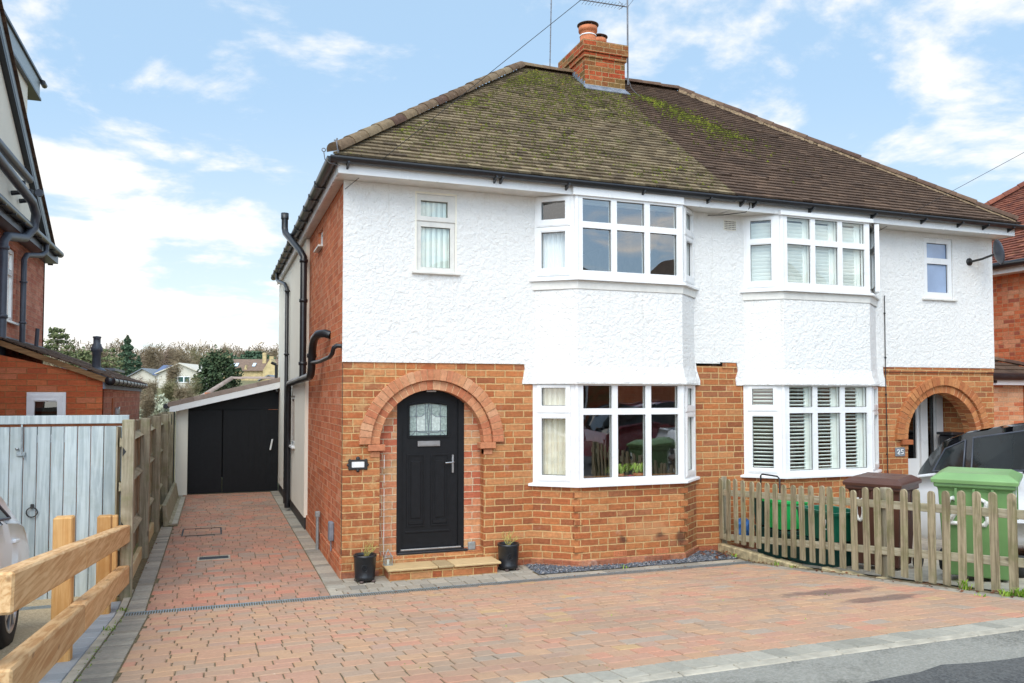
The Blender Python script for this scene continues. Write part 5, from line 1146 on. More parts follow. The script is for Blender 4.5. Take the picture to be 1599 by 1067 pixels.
while y<8.7: b.lathe([(.05,0),(.058,.003),(.058,.03),(.05,.033)],(XE+.09,y,2.09),(0,1,0),10); y+=.55
b.lathe([(0,0),(.062,.0),(.062,.08)],(XE+.09,YE-.06,2.09),(0,1,0),12); b.build('gutter',M['black_plastic'],N2)
b=MB(); b.box(XE+.001,XE+.02,4.2,4.32,1.62,1.86); b.build('wall_plate',M['terracotta'],N2)
b=MB(); b.box(XE+.001,XE+.06,4.6,4.72,1.62,1.72,.01); b.tube([(XE+.04,4.66,1.55),(XE+.04,4.66,1.68),(XE+.04,4.74,1.72)],.02,6); b.build('outside_tap',M['steel'],N2)
b=MB(); fx,fy=-2.98,5.4; fz=zl(fx)+.03
b.lathe([(.062,0),(.062,.26),(.084,.28),(.088,.33),(.066,.37),(.066,.39),(.052,.40),(.052,.48),(.06,.49),(.06,.51),(0,.52)],(fx,fy,fz),Z3,18); b.lathe([(.14,0),(.10,.04),(.075,.05)],(fx,fy,fz-.02),Z3,16); b.build('flue',M['grey_pipe'],N2)
q=Vector((CP.x,CP.y,0)); A_=-4.45; b=MB(); b.box(-4.7,-3.55,13.2,15.5,2.52,2.58); b.box(-4.6,-3.72,13.4,15.3,0,2.52); tag(b.build('garden_shed',M['grey_pipe']),'flat roofed dark shed just beyond the brick lean-to','shed')
# ---------------------------------------------------------------- right neighbour house and porch
E1=thing('neighbour_house',(15,2.5,0),'orange brick house with red tiled roof at the right edge','house')
XW=12.4
b=MB(); b.box(XW,20,-2.5,5.9,-.1,4.15); b.build('wall',M['brick_orange'],E1)
b=MB(); s=.770; sl=math.sqrt(1+s*s); yb=6.25
tiled(b,(XW-.25,yb,4.30),(0,-1,0),(1,0,s),[(0,0),(9,0),(5.0,4.0*sl),(3.9,3.9*sl)],.1,.15)
b.build('roof',M['tile_red'],E1,recalc=False)
b=MB(); b.poly((XW-.25,yb,4.29),(20,yb,4.29),(17,yb-3.9,7.3),(XW+3.65,yb-3.9,7.3)); b.poly((XW-.25,-2.75,4.29),(20,-2.75,4.29),(17,1.2,7.3),(XW+3.65,1.2,7.3)); b.poly((XW+3.65,yb-3.9,7.3),(17,yb-3.9,7.3),(17,1.2,7.3),(XW+3.65,1.2,7.3)); b.build('roof_slopes',M['tile_red'],E1)
b=MB(); hip_run(b,(XW-.25,yb,4.33),(XW+3.65,yb-3.9,7.33),.11,.3); b.tube([(XW-.2,yb-.03,4.31),(XW+3.65,yb-3.9,7.30)],.08,6); b.build('ridge_tiles',M['tile_red'],E1)
b=MB(); b.tube([(XW-.30,-2.7,4.27),(XW-.30,yb,4.27)],.06,10); b.build('gutter',M['black_plastic'],E1)
b=MB(); b.box(XW-.24,XW-.22,-2.7,yb,4.12,4.28); b.box(XW-.22,XW,-2.7,yb,4.12,4.14); b.build('fascia',M['upvc_aged'],E1)
P1=thing('side_porch',(10,1.2,0),'pale brick side extension with a dark tiled lean-to roof by the right corner','outbuilding')
b=MB(); b.box(9.245,11.12,1.0,4,-.05,2.08); b.build('wall',M['brick_pale'],P1)
b=MB(); b.box(11.125,XW-.001,.95,4,-.05,2.08); b.build('pier',M['brick_orange'],P1)
b=MB(); b.box(9.245,12.3,.86,.90,2.07,2.17); b.build('fascia',M['upvc'],P1)
b=MB(); b.tube([(9.25,.82,2.20),(12.3,.82,2.20)],.06,10)
for x in (9.4,10.3,11.2): b.box(x,x+.04,.83,.90,2.10,2.2)
b.build('gutter',M['black_plastic'],P1)
b=MB(); tiled(b,(9.245,.83,2.24),(1,0,0),(0,1,.5),[(0,0),(2.55,0),(0,1.35)],.16,.2,.02); b.build('roof',M['tile_brown'],P1,recalc=False)
b=MB(); b.poly((9.245,.85,2.22),(12.3,.85,2.22),(12.3,2.0,2.3),(9.245,2.0,2.75)); b.build('roof_under',M['tile_brown'],P1)
b=MB(); hip_run(b,(11.85,.85,2.26),(9.26,2.0,2.86),.06,.3); b.build('ridge_tiles',M['ridge_brown'],P1)
# ---------------------------------------------------------------- picket fence
t=thing('picket_fence',(4.6,-2,0),'weathered round topped picket fence between the two forecourts','fence')
YP=[.04,-.07,-.21,-.36,-.5,-.65,-.79,-.94,-1.08,-1.23,-1.38,-1.52,-1.67,-1.82,-1.95,-2.11,-2.27,-2.42,-2.56,-2.71,-2.87,-3.02,-3.17,-3.32,-3.47,-3.63,-3.78,-3.93,-4.08]
for i,y in enumerate(YP):
    if i<1: continue
    top=(.888-y*.03 if y>-1.25 else .926+.0755*(-y-1.25))+random.uniform(-.008,.008)+( -.03 if -2.35<y<-2.2 else 0); bot=(.148 if y>-1.3 else .155+.0645*(-y-1.35))+random.uniform(-.01,.01); lean=random.uniform(-.02,.035); w_=.034
    b=MB(); b.rnd=random.random(); pts=[(-w_,bot),(w_,bot)]+[(w_*math.cos(a*math.pi/8),top-w_+w_*math.sin(a*math.pi/8)) for a in range(9)]
    dx=random.uniform(-.006,.006)
    b.slab(pts,[],lambda u,v,d,y=y,lean=lean,dx=dx:(4.575+d+dx,y-u+lean*(v-bot) ,v),0,.019); b.build('picket',M['wood_picket'],t,bevel=.003)
for (za,zb_) in ((.705,.985),(.165,.625)):
    b=MB(); b.rnd=random.random(); ya,yb_=.0,-4.2; c=Vector((4.610,(ya+yb_)/2,(za+zb_)/2)); b.obox(c,Vector((0,yb_-ya,zb_-za)),Vector((1,0,0)),Vector((0,(za-zb_)/(yb_-ya)*-1,-1)),2.12,.014,.036,.004); b.build('rail',M['wood_grey_rail'],t)
for y,h in ((-.02,.90),(-2.62,1.03),(-4.22,1.14)):
    b=MB(); b.rnd=random.random(); b.box(4.627,4.70,y,y+.075,-.05,h,.006); b.build('post',M['wood_grey'],t)
b=MB(); y=.0
while y>-4.2:
    L=random.uniform(.25,.45); h=.125 if y>-1.6 else .16+(-y-1.6)*.075; b.box(4.56+random.uniform(-.015,.01),4.66,max(y-L,-4.25),y-.006,-.05,h+random.uniform(-.012,.006)-.03,.012); y-=L
tag(b.build('stone_plinth',M['stone_plinth']),'low crumbling stone edging under the picket fence','wall')
# ---------------------------------------------------------------- bins and boxes behind the pickets
def bin_(x,y,rot,col,lid,label,h=.93,num=None):
    z0=gz(y); t=thing('wheelie_bin',(x,y,z0),label,'wheelie bin','wheelie bins behind the picket fence'); t.rotation_euler=(rd(-6) if False else 0,0,rot)
    # local: front faces -x, width along y
    def L(b,name,m,bevel=0): o=b.build(name,M[m]); o.parent=t; 
    b=MB(); st=[(.19,.21,.05),(.205,.225,.30),(.235,.245,h-.16),(.245,.25,h-.13),(.27,.27,h-.125),(.27,.27,h-.08)]
    P=[]
    for (dx,dy,z) in st: P+=[(-dx,-dy,z),(dx*.95,-dy,z),(dx*.95,dy,z),(-dx,dy,z)]
    b.add(P,[(i*4+k,i*4+(k+1)%4,(i+1)*4+(k+1)%4,(i+1)*4+k) for i in range(len(st)-1) for k in range(4)]+[(3,2,1,0)])
    o=b.build('body',M[col],None,bevel=.012); o.parent=t
    b=MB(); st=[(.285,.285,h-.078),(.290,.290,h-.045),(.27,.275,h-.03),(.20,.22,h+.005),(.05,.08,h+.012)]
    P=[]
    for (dx,dy,z) in st: P+=[(-dx,-dy,z-.01),(dx,-dy,z+.008),(dx,dy,z+.008),(-dx,dy,z-.01)]
    b.add(P,[(i*4+k,i*4+(k+1)%4,(i+1)*4+(k+1)%4,(i+1)*4+k) for i in range(len(st)-1) for k in range(4)]+[(16,17,18,19)])
    o=b.build('lid',M[lid],None,bevel=.006); o.parent=t
    b=MB(); b.tube([(.33,-.23,h-.075),(.33,.23,h-.075)],.018,8)
    for yy in (-.20,-.07,.07,.20): b.box(.25,.335,yy-.02,yy+.02,h-.11,h-.055,.006)
    for yy in (-.12,.0,.12): b.box(-.272,-.262,yy-.008,yy+.008,h-.28,h-.13)
    b.box(.10,.125,-.262,-.252,h-.42,h-.13,.003)
    o=b.build('handle',M[col],None); o.parent=t
    for sy in (-1,1):
        b=MB(); b.lathe([(0,-.025),(.09,-.025),(.10,-.015),(.10,.015),(.09,.025),(0,.025)],(.20,sy*.265,.10),(0,1,0),20); b.lathe([(0,.026),(.04,.028),(.04,.02)],(.20,sy*.27,.10),(0,1,0),12); o=b.build('wheel',M['rubber'],None); o.parent=t
    if num:
        b=MB(); face=num[0]
        for k,dg in enumerate(num[1]):
            if face=='x': strokes(b,dg,.019,lambda u,v:(-.2145-.026*(v*.22+h-.74)/.5*1.0,.18-k*.19-u*.13,h-.44+v*.22))
            else: strokes(b,dg,.012,lambda u,v:(-.14+k*.17+u*.13,-.2455,h-.46+v*.20))
        o=b.build('painted_number',M['spray'],None); o.parent=t
    if rot>rd(30): t.scale=(1.15,1.15,1.0)
    return t
bin_(5.14,-3.16,rd(35),'bin_green','bin_green_lid','bright green wheelie bin with sprayed white number behind the pickets',.95,('x',(D2,D3)))
DO=[[(.3+.3*math.cos(a*.6),.5+.5*math.sin(a*.6)) for a in range(12)]]
bin_(5.14,-2.06,rd(25),'bin_brown','bin_brown','dark brown wheelie bin between the fence and shuttered bay',.93,('x',(DO,)))
def crate(x0,x1,y0,y1,z0,z1,m,label,cat='recycling box',lidm=None):
    t=thing('recycling_box',((x0+x1)/2,(y0+y1)/2,z0),label,cat)
    b=MB(); i=.025; P=[(x0+i,y0+i,z0),(x1-i,y0+i,z0),(x1-i,y1-i,z0),(x0+i,y1-i,z0),(x0,y0,z1),(x1,y0,z1),(x1,y1,z1),(x0,y1,z1),(x0+.02,y0+.02,z1),(x1-.02,y0+.02,z1),(x1-.02,y1-.02,z1),(x0+.02,y1-.02,z1),(x0+.04,y0+.04,z0+.02),(x1-.04,y0+.04,z0+.02),(x1-.04,y1-.04,z0+.02),(x0+.04,y1-.04,z0+.02)]
    b.add(P,[(3,2,1,0)]+[(a*4+k,a*4+(k+1)%4,(a+1)*4+(k+1)%4,(a+1)*4+k) for a in range(3) for k in range(4)]+[(12,13,14,15)]); b.build('tub',M[m],t,bevel=.006)
    b=MB(); b.slab(rect(x0-.018,x1+.018,y0-.018,y1+.018),[rect(x0+.003,x1-.003,y0+.003,y1-.003)],lambda u,v,d:(u,v,d),z1-.03,z1); b.build('rim',M[lidm or m],t,bevel=.004); return t
crate(4.78,5.18,-1.72,-.98,.06,.36,'box_dark','dark green recycling box at the bottom of the stack behind the pickets')
c_=crate(4.76,5.16,-1.80,-1.22,.375,.68,'box_teal','teal recycling box marked 2 on top of the stack behind the pickets')
b=MB(); strokes(b,D2,.008,lambda u,v:(4.752,-1.64-u*.07,.50+v*.10)); b.build('painted_number',M['spray'],c_)
crate(4.76,5.12,-.98,-.66,.375,.70,'box_bright','bright green food caddy on the stack behind the pickets','caddy'); 
crate(4.78,5.14,-.92,-.44,.04,.36,'box_dark','dark green box under the bright green caddy'); crate(4.80,5.1,-.58,-.38,.372,.72,'box_dark','narrow dark green box left of the bright green caddy')
b=MB(); b.tube([(4.95,-.35,.10),(4.95,-.35,.93),(4.95,-.38,.95),(4.95,-.66,.95),(4.95,-.70,.92),(4.95,-.70,.72)],.010,8); tag(b.build('metal_hoop',M['black_iron']),'black metal hoop standing above the boxes under the right bay','hoop')
b=MB()
bm=bmesh.new(); bmesh.ops.create_icosphere(bm,subdivisions=3,radius=1)
for v in bm.verts: n_=mnoise.noise(v.co*2.2)*.35; v.co=Vector((4.82,-.18,.27))+Vector((v.co.x*.10,v.co.y*.10,v.co.z*.14))*(1+n_)
bm.verts.index_update(); b.add([v.co[:] for v in bm.verts],[[v.index for v in f.verts] for f in bm.faces]); bm.free()
tag(b.build('carrier_bag',M['blue_bag']),'crumpled blue carrier bag by the wall behind the first pickets','bag')
# ---------------------------------------------------------------- cars
def car(loc,yaw,tilt,paintm,roofm,label,cat,stations,W,wheels,wr=.29,scale=1,glassm='glass_car',pillars=(),panes=()):
    """stations: (y, belt z, roof z, half width factor); nose towards -y"""
    t=thing('parked_car',loc,label,cat); t.rotation_euler=(tilt,0,yaw)
    body=MB(); glass=MB(); roof=MB(); body.smooth=glass.smooth=roof.smooth=True
    S_=[]
    for i in range(len(stations)-1):
        a,c=stations[i],stations[i+1]
        for k in range(4): f=k/4; S_.append(tuple(a[j]+(c[j]-a[j])*f for j in range(4)))
    S_.append(stations[-1])
    def sec(st):
        y,zb_,zr_,wf=st; w_=W/2*wf; hasroof=zr_>zb_+.02; q=[(w_*.93,.20),(w_*.985,.26),(w_*1.0,.42),(w_*.995,zb_*.82),(w_*.965,zb_-.01)]
        if hasroof: h=zr_-zb_; q+=[(w_*.93,zb_+.02),(w_*(.93-.16*min(1,h/.35)),zr_-.035),(w_*(.86-.2*min(1,h/.35)),zr_-.005),(w_*.30,zr_+.02),(0,zr_+.022)]
        else: q+=[(w_*.93,zb_+.004),(w_*.85,zb_+.015),(w_*.7,zb_+.02),(w_*.30,zb_+.03),(0,zb_+.032)]
        return [(x,y,z) for x,z in q]
    R=[sec(s_) for s_ in S_]; n=10
    for i in range(len(R)-1):
        s0,s1=S_[i],S_[i+1]; ym=(s0[0]+s1[0])/2; gl=(s0[2]-s0[1]>.06 or s1[2]-s1[1]>.06)
        slope=abs(s1[2]-s0[2])/max(.001,abs(s1[0]-s0[0]))
        for k in range(n-1):
            for sg in (-1,1):
                q=[R[i][k],R[i][k+1],R[i+1][k+1],R[i+1][k]]; q=[(p[0]*sg,p[1],p[2]) for p in q]
                if sg<0: q=q[::-1]
                isg=gl and k==5 and not any(a<ym<c for a,c in pillars)
                istop=gl and k>=6 and slope>.42
                tgt=glass if (isg or istop) else (roof if gl and k>=5 else body); tgt.add(q,[(0,1,2,3)])
    for e in (R[0],R[-1]):
        body.smooth=False; body.add([(p[0],p[1],p[2]) for p in e]+[(-p[0],p[1],p[2]) for p in e[::-1][1:]],[tuple(range(2*n-1))])
    for wp in panes:
        P=[]
        def sx(y,z):
            k=min(range(len(S_)),key=lambda q:abs(S_[q][0]-y)); zb_,zr_=S_[k][1],S_[k][2]; hh=max(.05,zr_-zb_); f=min(1,max(0,(z-zb_-.02)/max(.02,hh-.055)))
            return W/2*(.93-.16*min(1,hh/.35)*f)+.007
        for sg in (1,-1):
            gb2=MB(); fb=MB(); P=[(sg*sx(y,z),y,z) for y,z in wp]; gb2.add(P,[tuple(range(len(P)))]); fb.tube(P+[P[0]],.010,6)
            o=gb2.build('side_window',M['glass_car']); o.parent=t; o2=fb.build('window_trim',M['grey_pipe']); o2.parent=o
    for b_,nm,mm in ((body,'body',paintm),(glass,'glass','glass_car'),(roof,'roof',roofm)):
        if b_.f:
            o=b_.build(nm,M[mm]); o.parent=t
            m=o.modifiers.new('w','WELD'); m.merge_threshold=.0005
    for (y) in wheels:
        for sg in (-1,1):
            b=MB(); b.lathe([(wr*1.12,-.01),(wr*1.12,.004),(0,.004)],(sg*W/2*.985,y,wr),(sg,0,0),28); o=b.build('wheel_arch',M['rubber']); o.parent=t
    for y in wheels:
        for sg in (-1,1):
            b=MB(); b.lathe([(wr*.66,.012),(wr*.72,.02),(wr*.95,.016),(wr,.0),(wr,-.12),(0,-.12)],(sg*W/2*.985,y,wr),(sg,0,0),32); wo=b.build('wheel',M['rubber']); wo.parent=t
            b=MB(); c=Vector((sg*(W/2*.985+.012),y,wr)); b.lathe([(wr*.68,.006),(wr*.62,.008),(wr*.60,-.01)],c,(sg,0,0),32); b.lathe([(0,.004),(wr*.16,.004),(wr*.18,-.008)],c,(sg,0,0),16)
            for k in range(7):
                a=k*2*math.pi/7; d=Vector((0,math.cos(a),math.sin(a))); tt=Vector((0,-math.sin(a),math.cos(a))); b.obox(c+d*wr*.39,d,tt,Vector((1,0,0)),wr*.25,wr*.055,.008)
            ro=b.build('rim',M['alloy']); ro.parent=wo
    return t,S_
sedan=[(1.92,.50,.50,.90),(1.915,.66,.66,.955),(1.86,.76,.77,.975),(1.66,.83,.93,.99),(1.42,.86,1.06,1.0),(1.15,.87,1.16,1.0),(.8,.86,1.24,1.0),(.3,.85,1.27,1.0),(-.4,.83,1.25,1.0),(-.9,.81,1.10,1.0),(-1.30,.78,.84,.98),(-1.7,.70,.72,.95),(-1.92,.50,.52,.86)]
t1,_=car((-3.36,-3.05,gz(-3.05)-.01),0,-.111,'car_white','car_white','white saloon car behind the timber rails, rear wheel showing','car',sedan,1.52,(1.18,-1.22),.285,pillars=((-9,9),),panes=([(1.28,.895),(1.02,1.04),(.78,1.12),(.36,1.17),(.33,.88)],[(.26,.88),(.28,1.17),(-.3,1.16),(-.75,.98),(-.78,.86)]))
b=MB(); b.box(.748,.778,1.16,1.30,.715,.745,.008); o=b.build('door_handle',M['car_white']); o.parent=t1
suv=[(2.04,.55,.55,.90),(2.03,.86,.87,.95),(1.98,.90,1.02,.97),(1.84,.91,1.20,.98),(1.68,.92,1.32,.99),(1.4,.92,1.385,1.0),(.8,.91,1.425,1.0),(.2,.89,1.425,1.0),(-.4,.87,1.38,1.0),(-.95,.86,1.12,1.0),(-1.25,.86,.93,.99),(-1.75,.80,.83,.96),(-2.0,.60,.62,.88)]
t2,_=car((7.12,-3.42,gz(-3.42)-.01),0,-.111,'car_white','car_black','white sport utility car with black roof parked behind the green bin','car',suv,1.68,(1.30,-1.25),.33,pillars=((-9,9),),panes=([(1.74,.96),(1.62,1.20),(1.36,1.28),(1.34,.95)],[(1.24,.95),(1.26,1.30),(.44,1.345),(.40,.93)],[(.30,.93),(.34,1.345),(-.30,1.32),(-.70,1.12),(-.80,.92)]))
b=MB(); b.tube([(-.838,1.28+.085*math.cos(a*.45),.76+.085*math.sin(a*.45)) for a in range(15)],.003,4); o=b.build('fuel_flap',M['rubber']); o.parent=t2
# cars across the road, seen in the window glass
hb=[(1.8,.50,.50,.86),(1.75,.80,.82,.95),(1.55,.86,1.12,.98),(1.2,.88,1.27,1.0),(.5,.87,1.32,1.0),(-.2,.85,1.28,1.0),(-.85,.82,.92,.99),(-1.5,.74,.77,.96),(-1.8,.50,.52,.84)]
t3,_=car((7.6,-6.6,.46),rd(90),0,'car_red','car_red','dark red hatchback parked in the road to the right, outside the picture','car',hb,1.5,(1.15,-1.15),.27)
t4,_=car((12.4,-7.4,.46),rd(90),0,'car_red','car_red','dark red hatchback parked farther along the road, outside the picture','car',hb,1.5,(1.15,-1.15),.27)
# houses opposite, mirrored in the glass
def far_house(name,x,y,w_,d_,h,rh,wallm,roofm,label,ridge='x',wins=(),base=0,rot=0,cat='house',group=None,frame='upvc',glassm='glass_dark'):
    t=thing(name,(x,y,base),label,cat,group); t.rotation_euler=(0,0,rot)
    def L(b,nm,m,par=None): o=b.build(nm,M[m]); o.parent=par or t; return o
    b=MB(); b.box(-w_/2,w_/2,0,d_,-3,h)
    if ridge=='y': b.add([(-w_/2,0,h),(w_/2,0,h),(0,0,h+rh),(-w_/2,d_,h),(w_/2,d_,h),(0,d_,h+rh)],[(0,1,2),(5,4,3)])
    else: b.add([(-w_/2,0,h),(-w_/2,d_,h),(-w_/2,d_/2,h+rh),(w_/2,0,h),(w_/2,d_,h),(w_/2,d_/2,h+rh)],[(0,1,2),(5,4,3)])
    L(b,'wall',wallm); b=MB(); o_=.3; th=.12
    if ridge=='y':
        for s_ in (-1,1): b.add([(0,-o_,h+rh+.05),(0,d_+o_,h+rh+.05),(s_*(w_/2+o_),d_+o_,h-rh*o_/(w_/2)+.05),(s_*(w_/2+o_),-o_,h-rh*o_/(w_/2)+.05)]+[(0,-o_,h+rh+.05+th),(0,d_+o_,h+rh+.05+th),(s_*(w_/2+o_),d_+o_,h-rh*o_/(w_/2)+.05+th),(s_*(w_/2+o_),-o_,h-rh*o_/(w_/2)+.05+th)],[(0,1,2,3),(7,6,5,4),(0,4,5,1),(1,5,6,2),(2,6,7,3),(3,7,4,0)])
    else:
        for s_ in (0,1):
            ye=-o_ if s_==0 else d_+o_; b.add([(-w_/2-o_,d_/2,h+rh+.05),(w_/2+o_,d_/2,h+rh+.05),(w_/2+o_,ye,h-rh*o_/(d_/2)+.05),(-w_/2-o_,ye,h-rh*o_/(d_/2)+.05)]+[(-w_/2-o_,d_/2,h+rh+.05+th),(w_/2+o_,d_/2,h+rh+.05+th),(w_/2+o_,ye,h-rh*o_/(d_/2)+.05+th),(-w_/2-o_,ye,h-rh*o_/(d_/2)+.05+th)],[(0,1,2,3),(7,6,5,4),(0,4,5,1),(1,5,6,2),(2,6,7,3),(3,7,4,0)])
    L(b,'roof',roofm)
    for (xa,xb,za,zb_) in wins:
        b=MB(); b.slab(rect(xa,xb,za,zb_),[rect(xa+(xb-xa)/3*k+.06,xa+(xb-xa)/3*(k+1)-.06,za+.08,zb_-.08) for k in range(3)],XZ(-.06),0,.05); wf=L(b,'window',frame)
        b=MB(); b.box(xa+.05,xb-.05,-.03,-.02,za+.05,zb_-.05); L(b,'pane',glassm,wf)
    return t,L
for i,(x,lab,wm) in enumerate(((8,'brick gabled house opposite, nearest the camera, outside the picture','brick_chimney'),(18,'brick gabled house opposite, farther right, outside the picture','brick_side'),(28,'rendered gabled house opposite at the far end, outside the picture','render_cream'))):
    far_house('opposite_house',x,-17,7,7,4.6,2.6,wm,'tile_brown',lab,'y',((-2.6,-.6,.9,2.1),(.8,2.6,.9,2.1),(-2.4,-.8,3,4),(.8,2.4,3,4)),.4,rd(180),'house','houses across the road')
# ---------------------------------------------------------------- distance
def far(px,py,D):
    a=(px-799.5)/FPX; s_,c_=math.sin(TH),math.cos(TH); return Vector((CP.x+D*(s_+a*c_),CP.y+D*(c_-a*s_),CP.z+D*(620-py)/FPX))
def tree(px,pt,pb,wpx,D,kind,label,cat='tree',n=1400,shape='round',trunk='bark',seed=0,group=None):
    rnd=random.Random(seed*13+int(px)); top=far(px,pt,D); bot=far(px,pb,D); r=wpx/2*D/FPX; H=top.z-bot.z
    base=Vector((top.x,top.y,bot.z)); t=thing({'round':'tree','cone':'conifer','cedar':'cedar_tree','bare':'bare_tree','bush':'shrub'}[shape],base,label,cat,group)
    b=MB(); b.tube([base-Z3*3,base+Z3*H*.5,base+Z3*H*.9],[r*.10,r*.06,r*.015],6)
    nb=22 if shape=='bare' else 10; ends=[]
    for k in range(nb):
        z=rnd.uniform(.15,.8)*H; a=rnd.uniform(0,6.28); l=r*rnd.uniform(.5,.95)*(1-z/H*.3); q=base+Z3*z; e=q+Vector((math.cos(a)*l,math.sin(a)*l,rnd.uniform(.08,.3)*H if shape!='cedar' else .03*H)); m_=q.lerp(e,.5)+Z3*.04*H
        b.tube([q,m_,e],[r*.03,r*.018,r*.006],4,cap=False); ends.append((q,e))
        if shape in('bare',):
            for j in range(5):
                s_=q.lerp(e,rnd.uniform(.3,1)); f=s_+Vector((rnd.uniform(-1,1)*r*.3,rnd.uniform(-1,1)*r*.3,rnd.uniform(.05,.28)*H)); b.tube([s_,f],[r*.010,r*.003],3,cap=False); ends.append((s_,f))
    b.build('trunk',M['bark_grey' if shape=='bare' else trunk],t)
    b=MB(); u0=D/FPX   # size of one photo pixel at that distance
    for k in range(n):
        b.rnd=rnd.random()
        if shape=='cone':
            f=rnd.random()**.75; z=H*(1-f**1.35)*.97; tier=.72+.28*math.sin(z/H*38); rr=r*f*tier*math.sqrt(rnd.uniform(.25,1)); a=rnd.uniform(0,6.28); c=base+Vector((math.cos(a)*rr,math.sin(a)*rr,z)); sz=u0*rnd.uniform(.8,1.9)
        elif shape=='cedar':
            lv=rnd.choice((.38,.52,.66,.80,.93)); off=lv*37; rr=r*(1.05-.5*abs(lv-.55))*math.sqrt(rnd.random())*(1-.55*max(0,lv-.66)/.34); a=rnd.uniform(0,6.28)
            c=base+Vector((math.cos(a)*rr,math.sin(a)*rr,H*(lv+rnd.gauss(0,.028)))); 
            if mnoise.noise(Vector((c.x*1.6/r,c.y*1.6/r,off)))<-.05: continue
            sz=u0*rnd.uniform(.9,2.2)
        elif shape=='bare':
            q,e=rnd.choice(ends); c=q.lerp(e,rnd.uniform(.35,1.05))+Vector((rnd.gauss(0,r*.11),rnd.gauss(0,r*.11),rnd.gauss(0,H*.07))); sz=u0*rnd.uniform(.7,1.8)
        else:
            a=rnd.uniform(0,6.28); ph=math.acos(rnd.uniform(-.7,1)); rr=r*rnd.uniform(.55,1)**.6*(1+.6*mnoise.noise(Vector((math.cos(a)*2.4,math.sin(a)*2.4,ph*2.4+px))))
            c=base+Vector((math.cos(a)*rr*math.sin(ph),math.sin(a)*rr*math.sin(ph),H*.42+H*.55*math.cos(ph)*rr/r)); sz=u0*rnd.uniform(1,2.4)
        v=Vector((rnd.gauss(0,1),rnd.gauss(0,1),rnd.gauss(0,.7))).normalized(); w2=v.orthogonal().normalized()*sz; v=v*sz
        if shape=='bare': w2*=.16; v*=2.6
        b.add([c-v-w2,c+v-w2*.3,c+v*.6+w2,c-v*.7+w2],[(0,1,2,3)])
    b.build('crown' if shape!='bush' else 'foliage',M[kind],t,recalc=False)
tree(88,512,575,48,62,'leaf_olive','flat topped cedar tree beside the left house wall, above the lean-to roof',n=2600,shape='cedar',seed=1)
tree(128,545,590,40,90,'leaf_olive','pine tree left of the grey flue',n=1100,shape='round',seed=2)
tree(166,543,595,48,92,'leaf_olive','loose pine tree right of the grey flue',n=1300,shape='cedar',seed=3)
tree(198,522,592,50,105,'leaf_con','tall conical conifer right of the grey flue',n=2600,shape='cone',seed=4)
tree(216,555,600,26,108,'leaf_con','small conifer just right of the tall conical one',n=600,shape='cone',seed=5)
tree(340,550,628,60,52,'leaf_dark','broad dark evergreen above the garage roof',n=5000,shape='round',seed=6)
tree(300,590,640,30,50,'twigs_grn','thin greenish shrub left of the dark evergreen',n=900,shape='bare',seed=7)
tree(398,549,585,62,150,'leaf_con','dark cedar crown behind the brown roofed stone house',n=2200,shape='cedar',seed=8)
tree(356,553,575,26,150,'leaf_con','round evergreen left of the stone house chimney',n=700,shape='round',seed=9)
BT=[(240,552,610,44,118,'twigs'),(262,550,605,40,140,'twigs_red'),(285,552,612,60,112,'twigs'),(310,556,606,40,132,'twigs_grn'),(226,560,612,36,150,'twigs_red'),(333,551,590,40,165,'twigs'),(352,547,590,34,170,'twigs'),(270,575,625,30,80,'twigs'),(375,556,585,40,190,'twigs_red'),(150,552,600,50,150,'twigs'),(420,553,585,34,180,'twigs')]
names=['above the blue roofs','behind the white gable','with the widest crown in the middle of the hill','with a greenish crown on the hill','right of the conical conifer','left of the round evergreen on the crest','on the hill crest','in front of the second white house','behind the stone house','behind the loose pine','at the cream wall edge']
for i,(a,c,d,w_,D,k) in enumerate(BT): tree(a,c,d,w_,D,k,'leafless brown tree '+names[i],n=2200,shape='bare',seed=20+i,group='bare winter trees on the hillside')
for i,(a,c,d,w_,D,k,l) in enumerate(((212,598,655,40,42,'twigs_red','reddish leafless shrub beside the brick lean-to end'),(235,600,650,34,46,'twigs','tangled leafless shrub below the white house'),(265,598,650,30,44,'twigs_grn','upright greenish conifer shrub above the fence end'),(290,605,650,44,40,'twigs','wide leafless shrub left of the garage roof'),(246,622,668,60,26,'leaf_grey','pale grey green hedge bush behind the fence'),(230,618,668,30,24,'twigs','brown hedge clump at the lean-to corner'))):
    tree(a,c,d,w_,D,k,l,'shrub',2400 if 'leaf' not in k else 3800,'bare' if 'leaf' not in k else 'round',seed=40+i)
b=MB()
rr=random.Random(5)
for k in range(26000):
    px=rr.uniform(40,460); D=rr.uniform(150,235); zt_=hillz(D*.95); q=far(px,0,D); q.z=zt_+rr.uniform(-1,1)*.5+rr.random()**2*6.0*(1+.45*mnoise.noise(Vector((px*.03,D*.04,1)))); sz=rr.uniform(.12,.34); v=Vector((rr.gauss(0,.5),rr.gauss(0,.5),rr.gauss(0,1))).normalized(); w2=v.orthogonal()*sz*.22; v*=sz*1.6; b.rnd=rr.random(); b.add([q-v-w2,q+v-w2,q+v+w2,q-v+w2],[(0,1,2,3)])
tag(b.build('hillside_wood',M['twigs'],recalc=False),'far brown winter wood covering the hill crest','woodland',kind='stuff')
def place(px,pb,D): q=far(px,pb,D); return q
